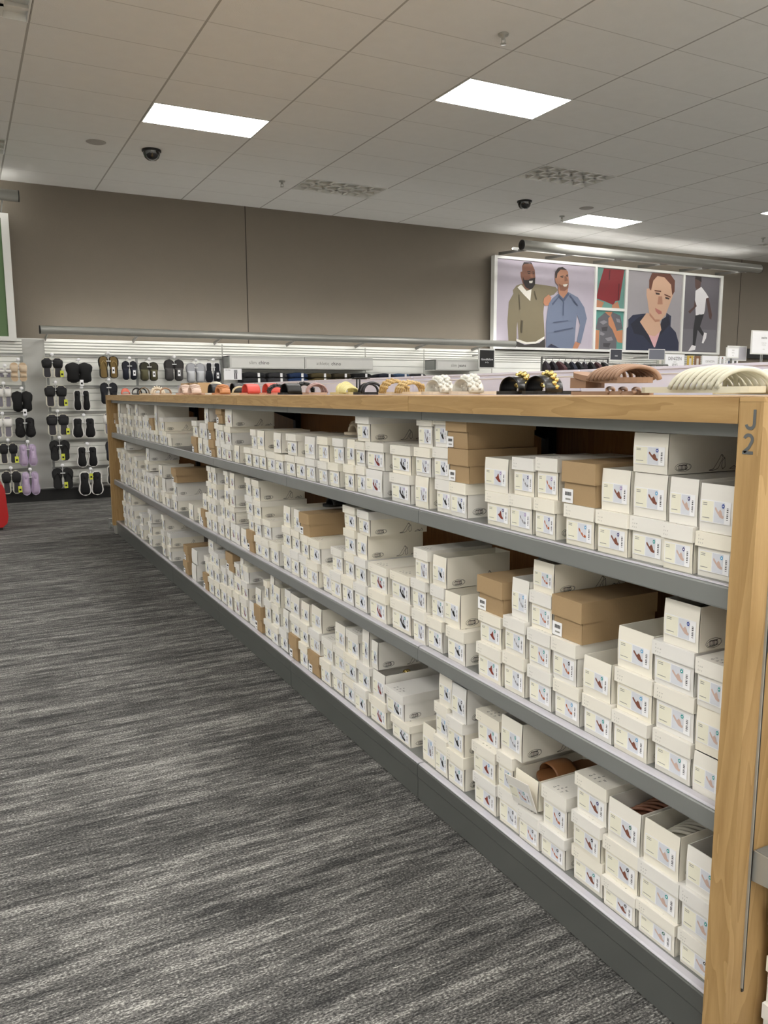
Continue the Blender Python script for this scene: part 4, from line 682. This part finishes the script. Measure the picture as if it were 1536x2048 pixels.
# ---------------------------------------------------------------- wall fixtures: rails, sign headers, folded trousers
for a, b, w in ((-3.5, .765, 'left'), (1.03, 3.41, 'right')):
    t = thing('display_rail', 'grey steel shoe display rails on the white wall, %s bay' % w, 'display rail')
    for z in (1.915, 1.505, 1.165, .785, .425):
        MB().box(a, b, 11.555, 11.577, z-.02, z+.014, RACKM).box(a, b, 11.54, 11.555, z+.004, z+.014, GREYM).build('rail', t)
    for x in ((a+.02, b-.02) if w == 'left' else (a+.02, 2.2, b-.02)): MB().box(x-.015, x+.015, 11.565, 11.579, .16, 1.93, GREYM).build('standard', t)
def header(label, x0, x1, z0, z1, texts, split=None):
    t = thing('sign_header', label, 'shelf sign')
    mb = MB(); mb.box(x0, x1, 11.28, 11.577, z0-.012, z0+.004, WHITE).box(x0, x1, 11.28, 11.577, z1-.012, z1, GREYM).box(x0, x0+.02, 11.28, 11.577, z0, z1, GREYM); mb.build('canopy', t)
    for a, b, (w1, w2) in texts:
        mb = MB(); mb.box(a+.004, b-.004, 11.262, 11.279, z0-.006, z1-.006, cm(206, 206, 202, .4)); mb.box(a+.03, b-.01, 11.2605, 11.262, z0+.01, z1-.035, WHITE)
        zc = (z0+z1)/2-.01; mb.text(w1, .072, INKL, toY((a+.40, 11.2595, zc)), 'RIGHT'); mb.text(w2, .074, INK, toY((a+.43, 11.2595, zc)), 'LEFT'); mb.build('sign_panel', t)
header('white shelf header reading slim chino and athletic chino', 3.42, 5.72, 1.77, 1.94, ((3.43, 4.577, ('slim', 'chino')), (4.577, 5.72, ('athletic', 'chino'))))
header('white shelf header reading slim jeans', 6.84, 7.72, 1.775, 1.94, ((6.86, 7.71, ('slim', 'jeans')),))
t = thing('framed_sign', 'small black framed brand sign hanging beside the slim jeans header', 'sign')
MB().box(7.62, 7.945, 11.16, 11.18, 1.80, 2.125, WHITE).build('frame', t)
mb = MB(); mb.box(7.645, 7.92, 11.152, 11.16, 1.825, 2.10, cm(30, 30, 30)); mb.text('Goodfellow', .05, LWHITE, toY((7.782, 11.1512, 1.95))); mb.text('& Co', .032, LWHITE, toY((7.782, 11.1512, 1.90))); mb.build('sign_panel', t)
MB().box(7.77, 7.79, 11.18, 11.58, 2.02, 2.04, RACKM).build('bracket', t)
t = thing('framed_sign', 'small white photo card of trousers at left of the folded chinos', 'sign')
mb = MB(); mb.box(3.34, 3.60, 11.25, 11.262, 1.60, 1.755, LWHITE)
mb.box(3.49, 3.505, 11.248, 11.25, 1.61, 1.69, cm(60, 60, 66)); mb.box(3.515, 3.53, 11.248, 11.25, 1.61, 1.69, cm(60, 60, 66)); mb.box(3.485, 3.535, 11.248, 11.25, 1.69, 1.74, cm(150, 150, 152)); mb.text('Slim chino', .018, INK, toY((3.36, 11.2475, 1.735)), 'LEFT')
mb.build('sign_panel', t); MB().box(3.46, 3.47, 11.262, 11.577, 1.66, 1.67, RACKM).build('bracket', t)
t = thing('wall_shelf', 'white wall shelves of folded trousers below the sign headers', 'shelf')
for a, b in ((3.43, 5.72), (5.76, 8.1)):
    for z in (1.555, 1.25, .9, .5): MB().box(a, b, 11.22, 11.577, z-.02, z, WHITE).build('shelf', t)
def folded(label, x, z, w, h, col, col2=None, y=11.24):
    t = thing('folded_trousers', label, 'folded trousers', (x, y, z), 0, 'folded trousers on the wall shelves')
    mb = MB(); n = 10; m = cm(*col, .9); d = .27
    vs = []; prof = [(0, .0), (-.012, h*.25), (-.016, h*.5), (-.010, h*.8), (.01, h), (.08, h*1.05), (d, h*.95), (d, 0)]
    for i in range(n+1):
        u = i/n; k = math.sin(math.pi*u)**.35
        for (yy, zz) in prof: vs.append((u*w, yy, zz*(.72+.28*k)+.003*math.sin(9*u+x*5)*(zz > 0)))
    q = len(prof); fs = [(i*q+a, i*q+(a+1) % q, (i+1)*q+(a+1) % q, (i+1)*q+a) for i in range(n) for a in range(q)]+[tuple(range(q))[::-1], tuple(range(n*q, n*q+q))]
    mb.add(vs, fs, m, None, True); mb.build('cloth', t)
    MB().box(w*.62, w*.62+.035, -.019, -.0165, h*.1, h*.9, LWHITE).build('size_sticker', t)
FT = [('charcoal', (44, 44, 48), 3.62, .34), ('charcoal grey', (58, 58, 62), 3.99, .30), ('navy blue', (38, 62, 104), 4.32, .30), ('olive khaki', (92, 80, 48), 4.66, .34), ('dark olive', (66, 58, 38), 5.03, .30), ('black', (24, 24, 26), 5.36, .33),
      ('dark navy', (30, 36, 52), 5.80, .28), ('mid blue denim', (58, 88, 122), 6.10, .26), ('black denim', (22, 22, 26), 6.39, .28)]
for i, (nm, c, x, w) in enumerate(FT):
    folded('folded %s trousers, %s from the left on the wall shelf' % (nm, ORD[i]), x, 1.5552, w, .075, c)
    if i < 9: folded('folded %s trousers, upper of two, %s stack from the left' % (nm, ORD[i]), x+.01, 1.636, w-.02, .07, tuple(int(v*.85) for v in c))
for i, (x, c) in enumerate(((6.95, (30, 32, 40)), (7.25, (60, 60, 66)), (7.55, (24, 26, 32)), (8.22, (44, 66, 84)), (8.55, (60, 84, 96)))):
    folded('folded dark trousers below the slim jeans header, %s from left' % ORD[i] if x < 8 else 'grey-blue folded top on the shelf under the poster, %s' % ('left' if x < 8.4 else 'right'), x, 1.5552 if x < 8 else 1.625, .27, .07, c)
MB().box(8.18, 9.2, 11.22, 11.577, 1.60, 1.624, WHITE).build('wall_shelf', label='white wall shelf under the left end of the men poster', category='shelf')

# ---------------------------------------------------------------- shoes hanging on the wall
HK = [(0.528,1.618,1.731,0.139,'ws'),(0.686,1.568,1.808,0.187,'bs'),(0.497,1.240,1.511,0.162,'ws'),(0.703,1.180,1.448,0.200,'bf'),(0.460,0.859,1.132,0.209,'ws'),(0.718,0.851,1.109,0.225,'bk'),(0.502,0.523,0.793,0.198,'sl'),(0.730,0.480,0.766,0.203,'ls'),(0.512,0.132,0.437,0.211,'sl'),(0.737,0.099,0.407,0.204,'ls'),(1.089,1.615,1.878,0.242,'sl'),(1.411,1.551,1.818,0.274,'bf'),(1.788,1.612,1.909,0.244,'tf'),(2.059,1.593,1.847,0.184,'nm'),(2.319,1.580,1.838,0.229,'om'),(2.660,1.582,1.877,0.249,'gm'),(2.960,1.555,1.833,0.241,'gc'),(3.205,1.555,1.843,0.217,'bc'),(1.109,1.239,1.525,0.256,'sl'),(1.427,1.183,1.459,0.201,'bw'),(1.776,1.272,1.559,0.207,'bm'),(1.112,0.866,1.154,0.258,'sl'),(1.433,0.824,1.097,0.290,'bw'),(1.116,0.536,0.807,0.234,'ff'),(1.456,0.434,0.716,0.254,'bw'),(1.132,0.161,0.441,0.248,'ff'),(1.481,0.052,0.378,0.294,'bn'),]
KN = {'sl': 'black slide sandals with white edges', 'bf': 'black fluffy slippers', 'tf': 'tan flip-flops', 'nm': 'navy moccasin slippers', 'om': 'olive slippers with silver lining', 'gm': 'grey layered slippers', 'gc': 'pale grey clogs', 'bc': 'black clogs with white soles',
      'bw': 'black slip-on shoes with white soles', 'bm': 'black mule slippers', 'ff': 'black flip-flops with yellow tag', 'bn': 'black running shoes with white soles', 'ws': 'white strap slides', 'bs': 'beige strappy sandals', 'bk': 'black knit shoes', 'ls': 'lilac running shoes'}
HC = {'sl': ((30, 30, 32), (54, 52, 56), (206, 202, 186)), 'bf': ((14, 14, 15), (14, 14, 15), (20, 20, 20)), 'tf': ((150, 128, 78), (122, 100, 58), (30, 28, 24)), 'nm': ((28, 32, 46), (36, 38, 48), (20, 20, 24)), 'om': ((92, 88, 62), (60, 58, 44), (36, 34, 28)), 'gm': ((78, 76, 76), (60, 58, 58), (36, 34, 34)),
      'gc': ((198, 200, 204), (180, 182, 188), (160, 160, 166)), 'bc': ((20, 22, 32), (20, 22, 30), (228, 228, 230)), 'bw': ((18, 18, 20), (24, 24, 26), (232, 230, 226)), 'bm': ((22, 24, 30), (30, 32, 38), (16, 16, 18)), 'ff': ((20, 20, 21), (26, 26, 27), (18, 18, 19)), 'bn': ((18, 18, 20), (22, 22, 24), (234, 232, 228)),
      'ws': ((232, 230, 226), (120, 116, 126), (214, 210, 196)), 'bs': ((212, 192, 166), (196, 170, 140), (206, 184, 154)), 'bk': ((24, 23, 24), (24, 23, 24), (22, 21, 22)), 'ls': ((196, 176, 204), (186, 170, 196), (190, 176, 200))}
def hang_pair(X, Z0, Z1, Wt, kind, label):
    up, foot, edge = [cm(*c, .8) for c in HC[kind]]; Hh = Z1-Z0; w = Wt*.50
    t = thing('shoe_pair', label, 'pair of shoes', (X, 11.33, Z1), 0, 'pairs of shoes hanging on the wall')
    toedown = kind in ('bw', 'bn', 'ls', 'bk', 'bc')
    rowcount = 3 if kind in ('gm', 'gc', 'om', 'bc', 'bw', 'bn', 'ls', 'bk') else 1
    for s in (-1, 1):
        def P(tt, u, y):                               # tt along the shoe from the top, u -1..1 across
            a = 1-tt if not toedown else tt
            return (s*(w*.50+.002)+u*(hw(a)*.90+.10*min(1, 9*a, 9*(1-a)))*w*.54+s*.004*math.sin(3*tt), y, -tt*Hh)
        def plate(mb, y0, y1, grow, m, t0=0, t1=1):
            vs = []; n = 16
            for i in range(n+1):
                tt = t0+(t1-t0)*(.5-.5*math.cos(math.pi*i/n))
                for yy in (y0, y1):
                    for u in (-1, 1): 
                        x, y, z = P(tt, u*grow, yy); vs.append((x, y, z*(1) ))
            fs = []
            for i in range(n): b = i*4; fs += [(b, b+1, b+5, b+4), (b+2, b+6, b+7, b+3), (b, b+4, b+6, b+2), (b+1, b+3, b+7, b+5)]
            fs += [(0, 2, 3, 1), (n*4, n*4+1, n*4+3, n*4+2)]; mb.add(vs, fs, m)
        def blob(mb, t0, t1, hgt, grow, m, y0, pinch=0):
            vs = []; n, q = 14, 10
            for i in range(n+1):
                f = i/n; tt = t0+(t1-t0)*f; k = math.sin(math.pi*min(max(f, .0), 1))**.45
                for j in range(q+1):
                    u = -1+2*j/q; x, y, z = P(tt, u*grow*(1 if 0 < i < n else .96), y0); vs.append((x, y0-hgt*k*math.sqrt(max(0, 1-u*u))**.8+pinch*(abs(u) < .3)*k, z))
            mb.add(vs, [(i*(q+1)+j, i*(q+1)+j+1, (i+1)*(q+1)+j+1, (i+1)*(q+1)+j) for i in range(n) for j in range(q)], m, None, True)
        mb = MB(); plate(mb, -.004, .022, 1.0, edge); plate(mb, -.006, -.004, .74, foot, .04, .96)
        sh = mb.build('shoe', t)
        mb = MB()
        if kind in ('sl', 'ws', 'bs'):
            blob(mb, .12, .52, .045, 1.0, up, -.004)
            if kind == 'bs': blob(mb, .58, .78, .03, 1.0, up, -.004)
        elif kind in ('tf', 'ff'):
            a = .30; 
            for e in (-1, 1): mb.tube([P(.22, 0, -.006), P(.32, e*.45, -.030), P(.58, e*.95, -.006)], .006, up, 6)
        elif kind in ('bw', 'bn', 'ls', 'bk'):
            blob(mb, .05, .95, .06, .80, up, -.004); blob(mb, .06, .36, .062, .46, foot, -.006)
            if kind in ('ls', 'bk'):
                for e in range(4): mb.tube([P(.40+.07*e, -.4, -.062), P(.42+.07*e, .4, -.062)], .003, edge, 5)
            if kind == 'bn': mb.tube([P(.25+.05*e, .80, -.03-.0*e) for e in range(10)], .006, edge, 6)
        elif kind in ('bf',): blob(mb, .0, 1., .085, 1.32, up, 0.0)
        else:
            blob(mb, .40, .97, .055, .96, up, -.004)
        mb.build('upper', sh)
        if rowcount == 3:
            mb = MB(); plate(mb, .03, .055, 1.0, edge); mb.build('second_sole', sh)
    MB().tube([(0, .24, .035), (0, -.02, .035)], .006, CLEAR, 6).tube([(-.0, -.02, .035), (0, -.034, .035)], .022, LWHITE, 12).tube([(0, -.01, .03), (0, -.015, -.06)], .004, CLEAR, 5).box(-.03, .03, -.018, -.010, -.075, -.062, CLEAR).build('hanger', t)
    if kind in ('ff', 'sl', 'bn', 'bf'): 
        tc_ = cm(206, 212, 72) if kind != 'bf' else LWHITE
        x = {'ff': .03, 'sl': Wt*.44, 'bn': 0, 'bf': .02}[kind]; z = {'ff': -Hh*.80, 'sl': -Hh*.80, 'bn': -Hh*.2, 'bf': -Hh*1.0}[kind]
        MB().box(x-.022, x+.022, -.055, -.052, z-.04, z+.04, tc_).box(x-.012, x+.012, -.056, -.055, z-.018, z+.006, INK).build('price_tag', t)
    elif kind in ('tf', 'nm', 'om', 'gm', 'bc'): MB().box(.03, .065, -.075, -.072, -Hh*.78, -Hh*.50, LWHITE).box(.038, .057, -.076, -.075, -Hh*.68, -Hh*.60, INK).build('price_tag', t)
ROWN = ['top', 'second', 'third', 'fourth', 'bottom']
for X, Z0, Z1, Wt, kind in HK:
    zz = (Z0+Z1)/2; r = 0 if zz > 1.55 else 1 if zz > 1.22 else 2 if zz > .9 else 3 if zz > .5 else 4
    side = 'left bay' if X < .9 else 'right bay'
    colm = ('first column' if X < .62 else 'second column') if X < .9 else 'column %s' % (['one', 'two', 'three', 'four', 'five', 'six', 'seven', 'eight'][min(range(8), key=lambda q: abs(X-[1.1, 1.43, 1.79, 2.06, 2.32, 2.66, 2.96, 3.2][q]))])
    hang_pair(X, Z0, Z1, Wt, kind, '%s, %s row, %s, %s of the wall' % (KN[kind], ROWN[r], colm, side))
hang_pair(1.80, .86, 1.16, .22, 'ws', 'white shoes hanging just behind the far oak end, third row'); hang_pair(1.80, .50, .78, .20, 'nm', 'navy shoes hanging just behind the far oak end, fourth row'); hang_pair(1.80, .18, .44, .20, 'bw', 'dark shoes hanging just behind the far oak end, bottom row')

# ---------------------------------------------------------------- red cart corner at the left edge
t = thing('shopping_cart', 'red rounded plastic cart corner cut by the left edge of the photo', 'shopping cart', (0, 0, 0))
mb = MB(); prof = [(.0, .03), (.30, .03), (.345, .07), (.36, .14), (.345, .42), (.325, .47), (.28, .50), (0, .50)]
mb.prism([(x-.0, 9.15, z) for x, z in prof], (0, .55, 0), cm(176, 24, 26, .35), sm=False); mb.build('body', t)
MB().box(.02, .30, 9.17, 9.68, 0, .03, BLACK).build('base', t)

# ---------------------------------------------------------------- clothing racks and signs beyond the divider
def rack(label, x0, x1, y, z):
    t = thing('clothing_rack', label, 'clothing rack')
    MB().tube([(x0, y, z), (x1, y, z)], .013, RACKM, 8).build('rail', t)
    for x in (x0, x1): MB().tube([(x, y, 0.0), (x, y, z)], .014, RACKM, 8).build('post', t); MB().box(x-.02, x+.02, y-.3, y+.3, 0, .03, RACKM).build('foot', t)
def garment(label, x, y, z, w, h, col, grp):
    t = thing('hanging_shirt', label, 'hanging shirt', (x, y, z), random.uniform(-.25, .25)+math.pi/2*.72, grp)
    m = cm(*col, .9); mb = MB(); n = 8; vs = []
    for i in range(n+1):
        u = i/n; hx = (-.5+u)*w; sh = -.05-.09*abs(2*u-1)**1.3
        for yy, zz in ((-.022, sh), (.022, sh), (.03+.012*math.sin(9*u), -h), (-.03+.012*math.sin(9*u), -h)): vs.append((hx, yy, zz))
    fs = [(i*4+a, i*4+(a+1) % 4, (i+1)*4+(a+1) % 4, (i+1)*4+a) for i in range(n) for a in range(4)]+[(0, 1, 2, 3), (n*4+3, n*4+2, n*4+1, n*4)]
    mb.add(vs, fs, m); mb.build('cloth', t)
    MB().tube([(-.14, 0, -.075), (0, 0, -.035), (.14, 0, -.075)], .006, LWHITE, 5).tube([(0, 0, -.035), (0, 0, .0), (0, .01, .018)], .004, RACKM, 5).build('hanger', t)
CL = [((52, 44, 52), 'charcoal plaid'), ((38, 34, 40), 'black'), ((92, 60, 64), 'maroon plaid'), ((24, 24, 28), 'black knit'), ((44, 48, 64), 'navy'), ((30, 30, 34), 'near-black'), ((186, 180, 170), 'pale grey'), ((120, 112, 100), 'stone'), ((86, 66, 54), 'brown'), ((64, 52, 44), 'dark brown'), ((210, 206, 196), 'cream'), ((150, 100, 76), 'rust brown')]
rack('steel rack of dark shirts under the men poster, left', 6.8, 7.95, 8.5, 1.86)
for i in range(10):
    c, nm = CL[i % 6]; garment('%s shirt, %s from left on the left dark-shirt rack' % (nm, ORD[i]), 6.87+.11*i, 8.5, 1.86, .40, .72, c, 'shirts on the left rack')
rack('steel rack of brown and grey shirts under the men poster, middle', 8.05, 9.3, 8.7, 1.80)
for i in range(10):
    c, nm = CL[6+i % 6]; garment('%s shirt, %s from left on the middle rack' % (nm, ORD[i]), 8.12+.12*i, 8.7, 1.80, .40, .70, c, 'shirts on the middle rack')
rack('steel rack of pale shirts at the right edge', 9.5, 11.2, 8.2, 1.72)
for i in range(11):
    c, nm = [((232, 230, 226), 'white'), ((36, 40, 64), 'navy'), ((226, 222, 214), 'off-white'), ((196, 52, 48), 'red'), ((40, 44, 60), 'dark blue')][i % 5]; garment('%s shirt, %s from left on the right rack' % (nm, ORD[i]), 9.58+.15*i, 8.2, 1.72, .40, .70, c, 'shirts on the right rack')
def stand_sign(label, x0, x1, y, z0, z1, lines, pole=True, fr=WHITE, bg=LWHITE, name='framed_sign', tilt=0):
    t = thing(name, label, 'sign', (0, 0, 0))
    MB().box(x0, x1, y, y+.012, z0, z1, fr).build('frame', t)
    mb = MB(); mb.box(x0+.012, x1-.012, y-.003, y, z0+.012, z1-.012, bg)
    for (s, size, zf, m) in lines: mb.text(s, size, m, toY(((x0+x1)/2, y-.0038, z0+(z1-z0)*zf)))
    mb.build('sign_panel', t)
    if pole == 'wall': MB().box((x0+x1)/2-.01, (x0+x1)/2+.01, y+.012, 11.577, z0+.05, z0+.07, RACKM).build('bracket', t)
    elif pole: MB().tube([((x0+x1)/2, y+.02, 0), ((x0+x1)/2, y+.02, z0+.05)], .012, RACKM, 8).build('post', t); MB().box((x0+x1)/2-.12, (x0+x1)/2+.12, y-.1, y+.14, 0, .02, RACKM).build('foot', t)
DK = cm(60, 62, 70)
stand_sign('white swim sign at the right edge above the racks', 7.66, 8.06, 6.0, 1.81, 2.065, [('swim', .045, .70, INK), ('summer styles', .014, .48, INKL), ('in every size', .014, .40, INKL), ('new', .018, .22, INKL)])
stand_sign('small white text sign left of the swim sign', 7.28, 7.47, 6.0, 1.76, 1.875, [('sizes', .02, .75, INKL), ('S M L', .018, .5, INKL), ('XL', .018, .25, INKL)])
stand_sign('white box-frame sign directly behind the swim sign', 7.42, 7.72, 6.1, 1.74, 1.90, [], bg=cm(190, 188, 196))
stand_sign('white denim brand sign on the wall shelf under the posters', 11.90, 12.42, 11.2, 1.86, 2.12, [('DENIZEN', .085, .66, INK), ("FROM", .03, .42, INKL), ("LEVI'S", .06, .22, INK)], pole='wall')
stand_sign('second smaller denim brand sign right of the first', 12.9, 13.35, 11.2, 1.88, 2.11, [('DENIZEN', .06, .5, INKL)], pole='wall')
stand_sign('small dark photo sign in white frame above the dark shirts', 10.33, 10.62, 11.0, 1.97, 2.17, [('new', .04, .4, LWHITE)], bg=DK, pole='wall')
stand_sign('small grey photo sign in white frame above the brown shirts', 11.27, 11.68, 11.0, 1.99, 2.19, [], bg=cm(110, 112, 122), pole='wall')
for i, (x, c) in enumerate(((11.72, (170, 172, 160)), (12.52, (206, 176, 84)), (12.72, (132, 96, 70)), (13.42, (190, 190, 188)), (13.62, (70, 84, 110)), (13.8, (52, 52, 58)))):
    t = thing('photo_card', 'upright fashion photo card on the wall shelf, %s from left beside the denim signs' % ORD[i], 'sign')
    mb = MB(); mb.box(x, x+.16, 11.22, 11.232, 1.88, 2.10, LWHITE if i > 2 else cm(*c)); mb.box(x+.05, x+.11, 11.217, 11.22, 1.90, 2.05, cm(*c) if i > 2 else cm(220, 214, 204)); mb.box(x+.065, x+.095, 11.217, 11.22, 2.05, 2.085, cm(150, 108, 84)); mb.build('card', t)
    MB().box(x+.07, x+.09, 11.232, 11.577, 1.90, 1.91, RACKM).build('bracket', t)
MB().box(14.55, 16.2, 11.60, 11.67, 2.10, 2.30, cm(26, 26, 26)).build('wall_panel', label='dark horizontal panel on the taupe wall behind the swim sign', category='wall panel')
